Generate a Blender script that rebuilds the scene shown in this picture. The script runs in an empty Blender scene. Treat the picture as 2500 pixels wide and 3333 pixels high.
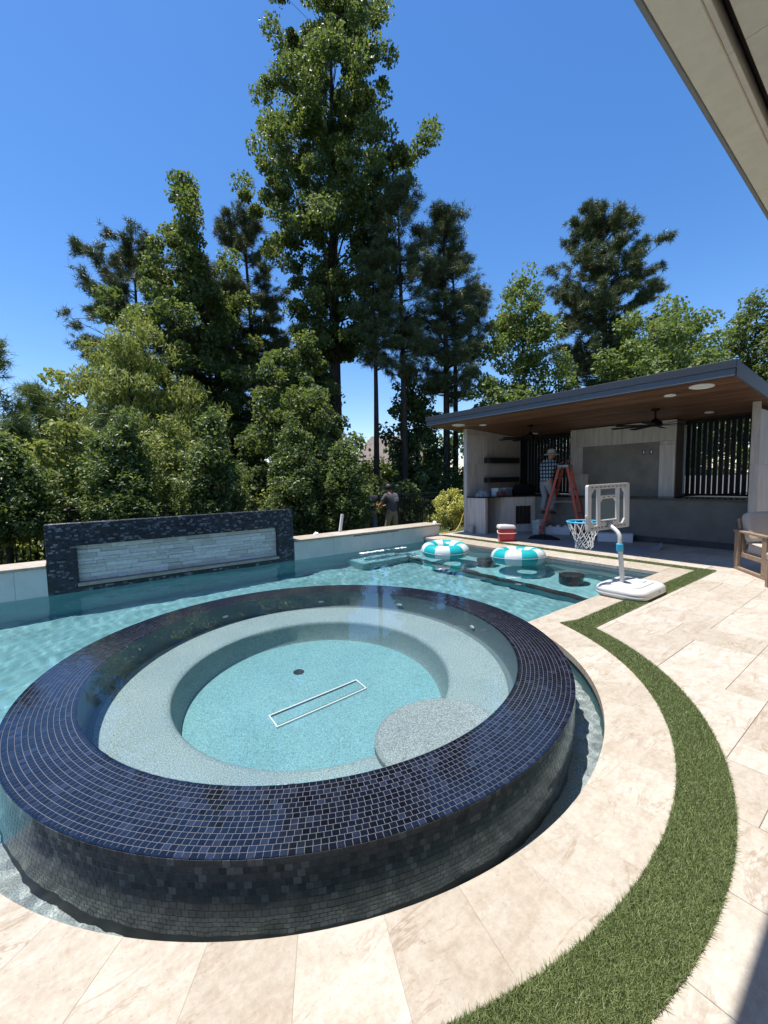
import bpy, bmesh, math, random
import numpy as np
from mathutils import Vector, Matrix
R = math.radians
sc = bpy.context.scene
col = sc.collection
rng = np.random.default_rng(7)
random.seed(7)

# ------------------------------------------------------------------ camera
cam = bpy.data.cameras.new('camera')
cam_ob = bpy.data.objects.new('camera', cam)
col.objects.link(cam_ob)
cam.sensor_width = 36.0
cam.lens = 1359.0 / 3333.0 * 36.0
cam.clip_start = 0.05
cam.clip_end = 3000
cam_ob.matrix_world = (Matrix.Translation((-1.562, -3.056, 1.5)) @ Matrix.Rotation(R(-37.0), 4, 'Z')
                       @ Matrix.Rotation(R(90) - 0.0795, 4, 'X') @ Matrix.Rotation(-0.0206, 4, 'Z'))
sc.camera = cam_ob

# ------------------------------------------------------------------ sky, sun, exposure
SUN_DIR = Vector((-0.17, 0.15, 1.0)).normalized()
wd = bpy.data.worlds.new('World')
sc.world = wd
wd.use_nodes = True
wn = wd.node_tree
sky = wn.nodes.new('ShaderNodeTexSky')
sky.sky_type = 'NISHITA'
sky.sun_disc = False
sky.sun_elevation = math.asin(SUN_DIR.z)
sky.sun_rotation = math.atan2(SUN_DIR.x, SUN_DIR.y)
sky.altitude = 0
sky.air_density = 1.0
sky.dust_density = 0.25
sky.ozone_density = 3.5
hs = wn.nodes.new('ShaderNodeHueSaturation')
hs.inputs['Saturation'].default_value = 1.26
wn.links.new(sky.outputs[0], hs.inputs['Color'])
tn = wn.nodes.new('ShaderNodeMix')
tn.data_type = 'RGBA'
tn.blend_type = 'MULTIPLY'
tn.inputs[0].default_value = 1.0
tn.inputs[7].default_value = (1.06, 0.96, 1.0, 1)
wn.links.new(hs.outputs[0], tn.inputs[6])
wn.links.new(tn.outputs[2], wn.nodes['Background'].inputs[0])
wn.nodes['Background'].inputs[1].default_value = 0.12
sun = bpy.data.lights.new('sun', 'SUN')
sun.energy = 4.6
sun.angle = R(0.53)
sun.color = (1.0, 0.955, 0.89)
sun.cycles.is_caustics_light = True
sun_ob = bpy.data.objects.new('sun', sun)
col.objects.link(sun_ob)
sun_ob.location = (0, 0, 30)
sun_ob.rotation_euler = SUN_DIR.to_track_quat('Z', 'Y').to_euler()
vs = sc.view_settings
vs.view_transform = 'Standard'
vs.look = 'None'
vs.exposure = 0.78
vs.gamma = 1.0
vs.use_curve_mapping = False
cy = sc.cycles
cy.max_bounces = 10
cy.diffuse_bounces = 4
cy.glossy_bounces = 4
cy.transmission_bounces = 6
cy.transparent_max_bounces = 8
cy.sample_clamp_indirect = 6.0
cy.use_denoising = True

# ------------------------------------------------------------------ helpers
def tag(o, label=None, cat=None, group=None, kind=None):
    if label: o['label'] = label
    if cat: o['category'] = cat
    if group: o['group'] = group
    if kind: o['kind'] = kind
    return o

def empty(name, loc=(0, 0, 0), rz=0.0):
    e = bpy.data.objects.new(name, None)
    col.objects.link(e)
    e.location = loc
    e.rotation_euler = (0, 0, rz)
    e.empty_display_size = 0.1
    return e

def thing(name, label, cat, loc=(0, 0, 0), rz=0.0, group=None):
    return tag(empty(name, loc, rz), label, cat, group)

def attach(o, parent, keep=True):
    """parent o; keep=True: mesh is in world coordinates, the parent is an unrotated, unscaled root"""
    o.parent = parent
    if keep:
        o.matrix_parent_inverse = world_of(parent).inverted()

def world_of(p):
    m = p.matrix_basis.copy()
    if p.parent is not None:
        m = world_of(p.parent) @ p.matrix_parent_inverse @ m
    return m

def link(name, me, mat=None, parent=None, keep=True):
    o = bpy.data.objects.new(name, me)
    col.objects.link(o)
    if mat is not None and len(me.materials) == 0:
        me.materials.append(mat)
    if parent is not None:
        attach(o, parent, keep)
    return o

def npmesh(name, v, f, smooth=False):
    """v (n,3) array, f (m,k) int array with constant k"""
    v = np.ascontiguousarray(v, dtype=np.float32)
    f = np.ascontiguousarray(f, dtype=np.int32)
    me = bpy.data.meshes.new(name)
    me.vertices.add(len(v))
    me.vertices.foreach_set('co', v.ravel())
    m, k = f.shape
    me.loops.add(m * k)
    me.loops.foreach_set('vertex_index', f.ravel())
    me.polygons.add(m)
    me.polygons.foreach_set('loop_start', np.arange(0, m * k, k, dtype=np.int32))
    me.polygons.foreach_set('loop_total', np.full(m, k, dtype=np.int32))
    me.polygons.foreach_set('use_smooth', np.full(m, bool(smooth), dtype=bool))
    me.update(calc_edges=True)
    return me

class MB:
    def __init__(self):
        self.v = []
        self.f = []
    def add(self, v, f):
        b = len(self.v)
        self.v += [tuple(p) for p in v]
        self.f += [tuple(i + b for i in q) for q in f]
        return self
    def box(self, x0, x1, y0, y1, z0, z1, b=0.0, M=None):
        if b <= 0:
            v = [(x0, y0, z0), (x1, y0, z0), (x1, y1, z0), (x0, y1, z0), (x0, y0, z1), (x1, y0, z1), (x1, y1, z1), (x0, y1, z1)]
            f = [(3, 2, 1, 0), (4, 5, 6, 7), (0, 1, 5, 4), (1, 2, 6, 5), (2, 3, 7, 6), (3, 0, 4, 7)]
        else:
            v, f = [], []
            idx = {}
            xs, ys, zs = (x0, x1), (y0, y1), (z0, z1)
            for i in (0, 1):
                for j in (0, 1):
                    for k in (0, 1):
                        sx, sy, sz = (b if i == 0 else -b), (b if j == 0 else -b), (b if k == 0 else -b)
                        for a, p in enumerate(((xs[i], ys[j] + sy, zs[k] + sz), (xs[i] + sx, ys[j], zs[k] + sz), (xs[i] + sx, ys[j] + sy, zs[k]))):
                            idx[(i, j, k, a)] = len(v)
                            v.append(p)
            g = lambda i, j, k, a: idx[(i, j, k, a)]
            f += [(g(0, 0, 0, 0), g(0, 0, 1, 0), g(0, 1, 1, 0), g(0, 1, 0, 0)), (g(1, 0, 0, 0), g(1, 1, 0, 0), g(1, 1, 1, 0), g(1, 0, 1, 0)),
                  (g(0, 0, 0, 1), g(1, 0, 0, 1), g(1, 0, 1, 1), g(0, 0, 1, 1)), (g(0, 1, 0, 1), g(0, 1, 1, 1), g(1, 1, 1, 1), g(1, 1, 0, 1)),
                  (g(0, 0, 0, 2), g(0, 1, 0, 2), g(1, 1, 0, 2), g(1, 0, 0, 2)), (g(0, 0, 1, 2), g(1, 0, 1, 2), g(1, 1, 1, 2), g(0, 1, 1, 2))]
            for i in (0, 1):
                for j in (0, 1):
                    f.append((g(i, j, 0, 0), g(i, j, 1, 0), g(i, j, 1, 1), g(i, j, 0, 1)))
                    f.append((g(i, 0, j, 0), g(i, 1, j, 0), g(i, 1, j, 2), g(i, 0, j, 2)))
                    f.append((g(0, i, j, 1), g(1, i, j, 1), g(1, i, j, 2), g(0, i, j, 2)))
                    for k in (0, 1):
                        f.append((g(i, j, k, 0), g(i, j, k, 1), g(i, j, k, 2)))
        if M is not None:
            v = [tuple(M @ Vector(p)) for p in v]
        return self.add(v, f)
    def prism(self, poly, z0, z1, b=0.0):
        """poly: ccw list of (x,y); bevelled top edge"""
        n = len(poly)
        P = np.array(poly, float)
        if b > 0:
            e = np.roll(P, -1, 0) - P
            e /= np.maximum(np.linalg.norm(e, axis=1), 1e-9)[:, None]
            nr = np.c_[-e[:, 1], e[:, 0]]
            m = nr + np.roll(nr, 1, 0)
            m /= np.maximum((m ** 2).sum(1), 0.6)[:, None] / 2.0
            Q = P + m * b
            v = [(x, y, z0) for x, y in P] + [(x, y, z1 - b) for x, y in P] + [(x, y, z1) for x, y in Q]
            f = [tuple(range(n - 1, -1, -1)), tuple(range(2 * n, 3 * n))]
            for r in (0, 1):
                f += [(r * n + i, r * n + (i + 1) % n, (r + 1) * n + (i + 1) % n, (r + 1) * n + i) for i in range(n)]
        else:
            v = [(x, y, z0) for x, y in P] + [(x, y, z1) for x, y in P]
            f = [tuple(range(n - 1, -1, -1)), tuple(range(n, 2 * n))]
            f += [(i, (i + 1) % n, n + (i + 1) % n, n + i) for i in range(n)]
        return self.add(v, f)
    def tube(self, pts, rad, n=8, cap=True):
        pts = [Vector(p) for p in pts]
        m = len(pts)
        if not hasattr(rad, '__len__'):
            rad = [rad] * m
        v, f = [], []
        prev = None
        for i, p in enumerate(pts):
            t = (pts[min(i + 1, m - 1)] - pts[max(i - 1, 0)]).normalized()
            if prev is None:
                a = Vector((0, 0, 1)) if abs(t.z) < 0.9 else Vector((1, 0, 0))
                u = t.cross(a).normalized()
            else:
                u = (prev - t * prev.dot(t)).normalized()
            prev = u
            w = t.cross(u)
            for k in range(n):
                an = 2 * math.pi * k / n
                v.append(tuple(p + (u * math.cos(an) + w * math.sin(an)) * rad[i]))
        for i in range(m - 1):
            for k in range(n):
                f.append((i * n + k, i * n + (k + 1) % n, (i + 1) * n + (k + 1) % n, (i + 1) * n + k))
        if cap:
            f.append(tuple(range(n - 1, -1, -1)))
            f.append(tuple(range((m - 1) * n, m * n)))
        return self.add(v, f)
    def lathe(self, prof, n=32, c=(0, 0, 0), close=False):
        v, f = [], []
        m = len(prof)
        for k in range(n):
            a = 2 * math.pi * k / n
            for r, z in prof:
                v.append((c[0] + r * math.cos(a), c[1] + r * math.sin(a), c[2] + z))
        for k in range(n):
            for i in range(m if close else m - 1):
                j = (i + 1) % m
                f.append((k * m + i, ((k + 1) % n) * m + i, ((k + 1) % n) * m + j, k * m + j))
        return self.add(v, f)
    def disc(self, c, r, n=24, up=True):
        v = [(c[0] + r * math.cos(2 * math.pi * k / n), c[1] + r * math.sin(2 * math.pi * k / n), c[2]) for k in range(n)]
        return self.add(v, [tuple(range(n)) if up else tuple(range(n - 1, -1, -1))])
    def mesh(self, name, smooth=False, weld=False, fix=True):
        me = bpy.data.meshes.new(name)
        me.from_pydata(self.v, [], self.f)
        if fix or weld:
            bm = bmesh.new()
            bm.from_mesh(me)
            if weld:
                bmesh.ops.remove_doubles(bm, verts=bm.verts, dist=1e-5)
            bmesh.ops.recalc_face_normals(bm, faces=bm.faces)
            bm.to_mesh(me)
            bm.free()
        if smooth:
            me.polygons.foreach_set('use_smooth', [True] * len(me.polygons))
            if smooth != 'all':
                me.set_sharp_from_angle(angle=R(38))
        me.update()
        return me
    def build(self, name, mat, parent=None, smooth=False, keep=True, fix=True):
        return link(name, self.mesh(name, smooth, fix=fix), mat, parent, keep)

def copy_tree(o, parent=None):
    c = o.copy()
    col.objects.link(c)
    if parent is not None:
        c.parent = parent
    for ch in list(o.children):
        copy_tree(ch, c)
    return c

# ------------------------------------------------------------------ materials
MATS = {}
class NT:
    def __init__(self, name):
        self.m = bpy.data.materials.new(name)
        self.m.use_nodes = True
        self.t = self.m.node_tree
        self.p = self.t.nodes['Principled BSDF']
        self.out = self.t.nodes['Material Output']
        MATS[name] = self.m
    def n(self, kind, **kw):
        nd = self.t.nodes.new('ShaderNode' + kind)
        for k, v in kw.items():
            if k in nd.inputs.keys() if isinstance(k, str) else False:
                nd.inputs[k].default_value = v
            else:
                setattr(nd, k, v)
        return nd
    def l(self, a, b):
        self.t.links.new(a, b)
    def set(self, **kw):
        for k, v in kw.items():
            k = k.replace('_', ' ')
            self.p.inputs[k].default_value = v
    def coord(self, scale=(1, 1, 1), which='Object', rnd=0.0):
        tc = self.n('TexCoord')
        mp = self.n('Mapping')
        mp.inputs['Scale'].default_value = scale
        self.l(tc.outputs[which], mp.inputs['Vector'])
        if rnd:
            oi = self.n('ObjectInfo')
            mm = self.n('Math', operation='MULTIPLY')
            mm.inputs[1].default_value = rnd
            self.l(oi.outputs['Random'], mm.inputs[0])
            cb = self.n('CombineXYZ')
            for i in range(3):
                self.l(mm.outputs[0], cb.inputs[i])
            self.l(cb.outputs[0], mp.inputs['Location'])
        return mp.outputs[0]
    def noise(self, vec, scale, detail=4, rough=0.55, dist=0.0):
        nz = self.n('TexNoise')
        nz.inputs['Scale'].default_value = scale
        nz.inputs['Detail'].default_value = detail
        nz.inputs['Roughness'].default_value = rough
        nz.inputs['Distortion'].default_value = dist
        if vec is not None:
            self.l(vec, nz.inputs['Vector'])
        return nz.outputs['Fac']
    def ramp(self, fac, stops):
        r = self.n('ValToRGB')
        e = r.color_ramp.elements
        while len(e) > len(stops):
            e.remove(e[-1])
        while len(e) < len(stops):
            e.new(0.5)
        for el, (p, c) in zip(e, stops):
            el.position = p
            el.color = (*c, 1) if len(c) == 3 else c
        self.l(fac, r.inputs[0])
        return r.outputs[0]
    def mix(self, fac, a, b, mode='MIX'):
        mx = self.n('Mix', data_type='RGBA', blend_type=mode)
        for sock, val in ((mx.inputs[0], fac), (mx.inputs[6], a), (mx.inputs[7], b)):
            if hasattr(val, 'links'):
                self.l(val, sock)
            elif isinstance(val, (int, float)):
                sock.default_value = val
            else:
                sock.default_value = (*val, 1)
        return mx.outputs[2]
    def bump(self, h, strength=0.3, dist=0.01):
        b = self.n('Bump')
        b.inputs['Strength'].default_value = strength
        b.inputs['Distance'].default_value = dist
        self.l(h, b.inputs['Height'])
        self.l(b.outputs[0], self.p.inputs['Normal'])
    def base(self, c):
        if hasattr(c, 'links'):
            self.l(c, self.p.inputs['Base Color'])
        else:
            self.p.inputs['Base Color'].default_value = (*c, 1)

def plain(name, c, rough=0.6, var=0.12, scale=18.0, bump=0.15, metal=0.0, spec=0.5, bd=0.004):
    t = NT(name)
    v = t.coord()
    n1 = t.noise(v, scale, 5, 0.6)
    lo = tuple(x * (1 - var) for x in c)
    hi = tuple(min(1, x * (1 + var)) for x in c)
    t.base(t.ramp(n1, [(0.3, lo), (0.7, hi)]))
    t.set(Roughness=rough, Metallic=metal, Specular_IOR_Level=spec)
    if bump:
        t.bump(t.noise(v, scale * 4, 3), bump, bd)
    return t.m

def travertine(name, tint=(1, 1, 1), rnd=40.0, rough=0.62):
    t = NT(name)
    v = t.coord((1, 1, 1), rnd=rnd)
    vs_ = t.coord((1.0, 3.2, 1.0), rnd=rnd)
    big = t.noise(v, 2.6, 5, 0.6, 0.4)
    vein = t.noise(vs_, 3.4, 8, 0.68, 1.1)
    fine = t.noise(v, 46, 4, 0.7)
    pit = t.noise(v, 85, 3, 0.75)
    med = t.noise(v, 11, 7, 0.72, 0.6)
    c = lambda *a: tuple(x * y for x, y in zip(a, tint))
    col1 = t.ramp(big, [(0.28, c(0.49, 0.42, 0.345)), (0.5, c(0.55, 0.49, 0.42)), (0.72, c(0.61, 0.56, 0.50))])
    col2 = t.ramp(vein, [(0.36, c(0.44, 0.355, 0.275)), (0.47, c(0.555, 0.49, 0.415)), (0.62, c(0.63, 0.58, 0.52))])
    cc = t.mix(0.42, col1, col2)
    oi = t.n('ObjectInfo')
    tone = t.ramp(oi.outputs['Random'], [(0.0, (0.87, 0.835, 0.79)), (0.5, (0.98, 0.965, 0.945)), (1.0, (1.06, 1.06, 1.06))])
    cc = t.mix(1.0, cc, tone, 'MULTIPLY')
    pk = t.ramp(pit, [(0.60, (1, 1, 1)), (0.70, (0.62, 0.52, 0.42))])
    cc = t.mix(0.55, cc, pk, 'MULTIPLY')
    cc = t.mix(0.8, cc, t.ramp(med, [(0.34, (0.87, 0.83, 0.78)), (0.5, (1, 1, 1)), (0.66, (1.10, 1.10, 1.10))]), 'MULTIPLY')
    rdg = t.noise(vs_, 1.9, 9, 0.62, 0.9)
    ck = t.ramp(rdg, [(0.478, (1, 1, 1)), (0.494, (0.66, 0.56, 0.47)), (0.506, (0.66, 0.56, 0.47)), (0.522, (1, 1, 1))])
    msk = t.ramp(big, [(0.42, (0, 0, 0)), (0.62, (0.7, 0.7, 0.7))])
    cc = t.mix(msk, cc, t.mix(1.0, cc, ck, 'MULTIPLY'))
    fv = t.ramp(fine, [(0.3, (0.88, 0.865, 0.85)), (0.7, (1.06, 1.06, 1.06))])
    cc = t.mix(1.0, cc, fv, 'MULTIPLY')
    t.base(cc)
    t.set(Roughness=rough, Specular_IOR_Level=0.35)
    hh = t.mix(0.5, vein, pit)
    t.bump(hh, 0.35, 0.004)
    return t.m

travertine('travertine', (0.77, 0.795, 0.81))
travertine('coping_stone', (0.73, 0.745, 0.735))
plain('wall_stone', (0.64, 0.62, 0.565), 0.6, 0.07, 5, 0.1)
plain('grout', (0.30, 0.27, 0.235), 0.9, 0.15, 30)
plain('concrete', (0.36, 0.35, 0.33), 0.9, 0.15, 8)

def tile_mat(name, dark, mid, light, rough, blue=None, stone=False):
    t = NT(name)
    oi = t.n('ObjectInfo')
    ge = t.n('NewGeometry')
    ad = t.n('Math', operation='ADD')
    t.l(oi.outputs['Random'], ad.inputs[0])
    t.l(ge.outputs['Random Per Island'], ad.inputs[1])
    fr = t.n('Math', operation='FRACT')
    t.l(ad.outputs[0], fr.inputs[0])
    c = t.ramp(fr.outputs[0], [(0.0, dark), (0.42, mid), (0.76, mid), (1.0, light)])
    v = t.coord((1, 1, 1), rnd=60.0)
    nz = t.noise(v, 60, 4, 0.7)
    c = t.mix(1.0, c, t.ramp(nz, [(0.3, (0.75, 0.75, 0.75)), (0.7, (1.25, 1.25, 1.25))]), 'MULTIPLY')
    t.base(c)
    t.set(Roughness=rough, Specular_IOR_Level=0.5)
    if not stone:
        t.set(Coat_Weight=0.22, Coat_Roughness=0.03)
    t.bump(t.noise(v, 42, 3, 0.6), 0.022 if not stone else 0.4, 0.006)
    return t.m

tile_mat('rim_glass', (0.003, 0.004, 0.008), (0.0055, 0.008, 0.017), (0.018, 0.025, 0.048), 0.08)
tile_mat('wall_glass', (0.034, 0.040, 0.048), (0.058, 0.067, 0.079), (0.13, 0.145, 0.16), 0.22)
plain('wall_grout', (0.022, 0.025, 0.028), 0.5, 0.1, 60)
tile_mat('mosaic', (0.010, 0.013, 0.020), (0.028, 0.034, 0.048), (0.20, 0.21, 0.24), 0.30, stone=True)
plain('tile_grout', (0.082, 0.086, 0.10), 0.7, 0.1, 60)
plain('mosaic_grout', (0.03, 0.033, 0.04), 0.8, 0.1, 60)
plain('dark_tile', (0.018, 0.022, 0.026), 0.45, 0.5, 60, 0.4)
plain('waterline_tile', (0.16, 0.19, 0.20), 0.4, 0.35, 40, 0.2)

def plaster(name, c, contrast=0.35):
    t = NT(name)
    v = t.coord()
    a = t.noise(v, 130, 3, 0.8)
    b = t.noise(v, 2.0, 3, 0.5)
    lo = tuple(x * (1 - contrast) for x in c)
    hi = tuple(min(1, x * (1 + contrast)) for x in c)
    cc = t.ramp(a, [(0.36, lo), (0.5, c), (0.64, hi)])
    cc = t.mix(1.0, cc, t.ramp(b, [(0.3, (0.9, 0.93, 0.94)), (0.7, (1.07, 1.05, 1.04))]), 'MULTIPLY')
    t.base(cc)
    t.set(Roughness=0.85, Specular_IOR_Level=0.2)
    t.bump(a, 0.3, 0.003)
    return t.m

plaster('plaster_pool_water_tint', (0.165, 0.345, 0.375), 0.16)  # aqua of light passing through deep water is put into the plaster colour
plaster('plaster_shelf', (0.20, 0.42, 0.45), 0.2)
plaster('plaster_bench', (0.295, 0.385, 0.40), 0.55)  # same plaster, greyer: light through shallower water is put into the colour
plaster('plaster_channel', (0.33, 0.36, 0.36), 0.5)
plaster('plaster_spa_floor_water_tint', (0.195, 0.395, 0.43), 0.45)  # light lost over the spa depth is put into this plaster colour

def water_mat(name, tint):
    t = NT(name)
    t.t.nodes.remove(t.p)
    g = t.n('BsdfGlass')
    g.inputs['IOR'].default_value = 1.333
    g.inputs['Roughness'].default_value = 0.0
    g.inputs['Color'].default_value = (*tint, 1)
    t.l(g.outputs[0], t.out.inputs[0])
    return t.m
water_mat('water', (0.97, 1.0, 1.0))

def grass_mat(name, a, b, c):
    t = NT(name)
    ge = t.n('NewGeometry')
    t.base(t.ramp(ge.outputs['Random Per Island'], [(0.0, a), (0.5, b), (1.0, c)]))
    t.set(Roughness=0.55, Specular_IOR_Level=0.3)
    return t.m
grass_mat('turf_blade', (0.095, 0.135, 0.045), (0.170, 0.218, 0.078), (0.265, 0.300, 0.140))
plain('turf_base', (0.10, 0.135, 0.046), 0.95, 0.3, 60)
# ================================================================== STRUCTURE: ground, deck, pool, spa
# ---- yard ground
t = NT('yard')
v = t.coord()
t.base(t.mix(0.5, t.ramp(t.noise(v, 0.7, 6, 0.65), [(0.3, (0.035, 0.05, 0.016)), (0.55, (0.065, 0.085, 0.03)), (0.75, (0.11, 0.09, 0.05))]),
             t.ramp(t.noise(v, 14, 5, 0.7), [(0.3, (0.03, 0.045, 0.012)), (0.7, (0.10, 0.12, 0.05))])))
t.set(Roughness=0.95, Specular_IOR_Level=0.1)
t.bump(t.noise(v, 20, 5, 0.7), 0.8, 0.05)
gv, gf = [], []
gx = np.concatenate([[-1500, -400, -120, -60], np.linspace(-30, 60, 46), [90, 160, 400, 1500]])
gy = np.concatenate([[-1500, -300, -60, -12], [4.9], np.linspace(6, 60, 28), [90, 160, 400, 1500]])
GX, GY = np.meshgrid(gx, gy)
GZ = np.where(GY < 5.0, -2.2, -0.52) + 0.05 * np.sin(GX * 0.7) * np.cos(GY * 0.9) * (GY > 5)
nx = len(gx)
F_ = [(i * nx + j, i * nx + j + 1, (i + 1) * nx + j + 1, (i + 1) * nx + j) for i in range(len(gy) - 1) for j in range(nx - 1)]
ground = link('ground', npmesh('ground', np.c_[GX.ravel(), GY.ravel(), GZ.ravel()], np.array(F_), True), MATS['yard'])
tag(ground, kind='structure')

# ---- pool outline (deck edge), ccw for deck slab
EDGE_Y = -0.59
FAR_X = 5.53
WALL_Y = 4.70
RC = 2.143
a0 = math.asin(EDGE_Y / RC)
arc = [(RC * math.cos(a), RC * math.sin(a)) for a in np.linspace(-math.pi - a0, a0, 97)]   # from left, through the bottom, to the right
edge_path = [(-9.0, EDGE_Y)] + arc + [(FAR_X, EDGE_Y), (FAR_X, WALL_Y + 0.25)]
slab = edge_path + [(10.6, WALL_Y + 0.25), (10.6, -7.0), (-9.0, -7.0)]
deck = MB().prism(slab[::-1], -0.085, -0.006).build('deck', MATS['grout'])
tag(deck, kind='structure')

# ---- pool basin: walls and floor
basin = MB()
n = len(edge_path)
v = [(x, y, -0.04) for x, y in edge_path] + [(x, y, -1.5) for x, y in edge_path]
basin.add(v, [(i, i + 1, n + i + 1, n + i) for i in range(n - 1)])
basin.add([(-9, -2.3, -1.3), (5.6, -2.3, -1.3), (5.6, 4.9, -1.3), (-9, 4.9, -1.3)], [(0, 1, 2, 3)])
basin.add([(-9, -2.3, -1.3), (-9, 4.9, -1.3), (-9, 4.9, 0), (-9, -2.3, 0)], [(0, 1, 2, 3)])
basin.add([(-9, 4.707, -1.5), (5.53, 4.707, -1.5), (5.53, 4.707, -0.155), (-9, 4.707, -0.155)], [(0, 1, 2, 3)])
pool = basin.build('pool_basin', MATS['plaster_pool_water_tint'], fix=False)
tag(pool, kind='structure')
pool.cycles.is_caustics_receiver = True
b = MB()
for (x0, y0), (x1, y1) in (((2.09, EDGE_Y), (FAR_X, EDGE_Y)), ((FAR_X, EDGE_Y), (FAR_X, WALL_Y))):
    if y0 == y1:
        b.box(x0, x1, y0 + 0.002, y0 + 0.010, -0.24, -0.052)
    else:
        b.box(x0 - 0.010, x0 - 0.002, y0 + 0.01, y1, -0.24, -0.052)
wt_ = b.build('waterline_tile_band', MATS['waterline_tile'], pool)
wt_.cycles.is_caustics_receiver = True
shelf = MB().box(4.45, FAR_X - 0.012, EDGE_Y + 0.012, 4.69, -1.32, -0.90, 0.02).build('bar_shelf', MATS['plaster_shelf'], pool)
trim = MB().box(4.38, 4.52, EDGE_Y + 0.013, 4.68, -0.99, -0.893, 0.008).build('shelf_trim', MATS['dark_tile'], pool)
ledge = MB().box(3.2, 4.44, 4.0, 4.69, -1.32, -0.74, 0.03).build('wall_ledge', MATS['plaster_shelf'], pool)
moat_a = np.linspace(-math.pi - a0 - 0.05, a0 + 0.05, 97)
mf = MB()
mf.add([(1.96 * math.cos(a), 1.96 * math.sin(a), -0.30) for a in moat_a] + [(2.16 * math.cos(a), 2.16 * math.sin(a), -0.30) for a in moat_a], [(i, 97 + i, 98 + i, i + 1) for i in range(96)])
mf.add([(r * math.cos(moat_a[k]), r * math.sin(moat_a[k]), z) for k in (0, -1) for r, z in ((1.96, -0.30), (2.16, -0.30), (2.16, -1.3), (1.96, -1.3))], [(0, 1, 2, 3), (4, 5, 6, 7)])
moat_o = mf.build('overflow_channel', MATS['plaster_channel'], pool, fix=False)
moat_o.cycles.is_caustics_receiver = True
for o in (shelf, trim, ledge):
    o.cycles.is_caustics_receiver = True

# ---- pavers on the deck
U_ = 0.2165
def clip_half(poly, ax, val, keep_less):
    out = []
    for i, p in enumerate(poly):
        q = poly[(i + 1) % len(poly)]
        ip = (p[ax] <= val) if keep_less else (p[ax] >= val)
        iq = (q[ax] <= val) if keep_less else (q[ax] >= val)
        if ip:
            out.append(p)
        if ip != iq:
            s = (val - p[ax]) / (q[ax] - p[ax])
            out.append((p[0] + (q[0] - p[0]) * s, p[1] + (q[1] - p[1]) * s))
    return out
def clip_circle(poly, r):
    """part of the polygon outside the circle round the spa"""
    pts = []
    for i, p in enumerate(poly):
        q = poly[(i + 1) % len(poly)]
        for s in np.linspace(0, 1, 26)[:-1]:
            pts.append((p[0] + (q[0] - p[0]) * s, p[1] + (q[1] - p[1]) * s))
    ins = [math.hypot(*p) < r for p in pts]
    if not any(ins):
        return poly
    if all(ins):
        return []
    m = len(pts)
    st = next(i for i in range(m) if ins[i - 1] and not ins[i])
    keep = []
    for k in range(m):
        i = (st + k) % m
        if ins[i]:
            break
        keep.append(pts[i])
    res = [keep[0]]
    for i in range(1, len(keep) - 1):
        a, b_, c = np.array(res[-1]), np.array(keep[i]), np.array(keep[i + 1])
        cr = (b_[0] - a[0]) * (c[1] - a[1]) - (b_[1] - a[1]) * (c[0] - a[0])
        if abs(cr) > 1e-7:
            res.append(keep[i])
    res.append(keep[-1])
    A0 = math.atan2(keep[-1][1], keep[-1][0])
    A1 = math.atan2(keep[0][1], keep[0][0])
    d = (A1 - A0 + math.pi) % (2 * math.pi) - math.pi
    res += [(r * math.cos(A0 + d * s), r * math.sin(A0 + d * s)) for s in np.linspace(0, 1, 10)]
    out = []
    for p in res:
        if not out or math.hypot(p[0] - out[-1][0], p[1] - out[-1][1]) > 0.004:
            out.append(p)
    return out
def area(poly):
    return 0.5 * sum(p[0] * q[1] - q[0] * p[1] for p, q in zip(poly, poly[1:] + poly[:1]))

TI, TO = 2.462, 2.690        # turf ring
TY0, TY1 = -0.885, -1.105    # turf strip along the near pool edge
TX0, TX1 = 6.03, 6.205       # turf strip along the pavilion side
ox, oy = -7.99, -6.79
NXg, NYg = 84, 54
occ = np.zeros((NXg, NYg), bool)
sizes = [(3, 2), (3, 2), (2, 2), (4, 2), (3, 3), (2, 1), (4, 3), (3, 1), (2, 3), (1, 1)]
pr = random.Random(11)
npav = 0
for j in range(NYg):
    for i in range(NXg):
        if occ[i, j]:
            continue
        opts = sizes[:]
        pr.shuffle(opts)
        opts.sort(key=lambda s: 0 if s[0] * s[1] >= 4 else 1)
        for w_, h_ in opts + [(1, 1)]:
            if i + w_ <= NXg and j + h_ <= NYg and not occ[i:i + w_, j:j + h_].any():
                break
        occ[i:i + w_, j:j + h_] = True
        x0, y0 = ox + i * U_, oy + j * U_
        x1, y1 = x0 + w_ * U_, y0 + h_ * U_
        g_ = 0.0014
        rect = [(x0 + g_, y0 + g_), (x1 - g_, y0 + g_), (x1 - g_, y1 - g_), (x0 + g_, y1 - g_)]
        YM, XM = (TY0 + TY1) / 2, (TX0 + TX1) / 2
        if x1 < -2.6 or y1 < -4.6 or x0 > 10.2:
            continue
        if y0 >= YM and x1 <= XM:
            continue
        poly = rect
        if not (x0 >= XM or y1 <= YM):
            if (x1 - XM) * h_ * U_ > (YM - y0) * w_ * U_ and x1 > XM:
                poly = clip_half(poly, 0, XM, False)
            else:
                poly = clip_half(poly, 1, YM, True)
        if min(math.hypot(max(x0, min(0, x1)), max(y0, min(0, y1))), 9) < 2.6:
            poly = clip_circle(poly, 2.576)
        poly = clip_half(poly, 1, WALL_Y + 0.1, True) if poly else poly
        if len(poly) < 3 or area(poly) < 0.004:
            continue
        dz = pr.uniform(-0.0008, 0.0008)
        MB().prism(poly, -0.03, dz, 0.0018).build('paver', MATS['travertine'], deck, fix=False)
        npav += 1
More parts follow.
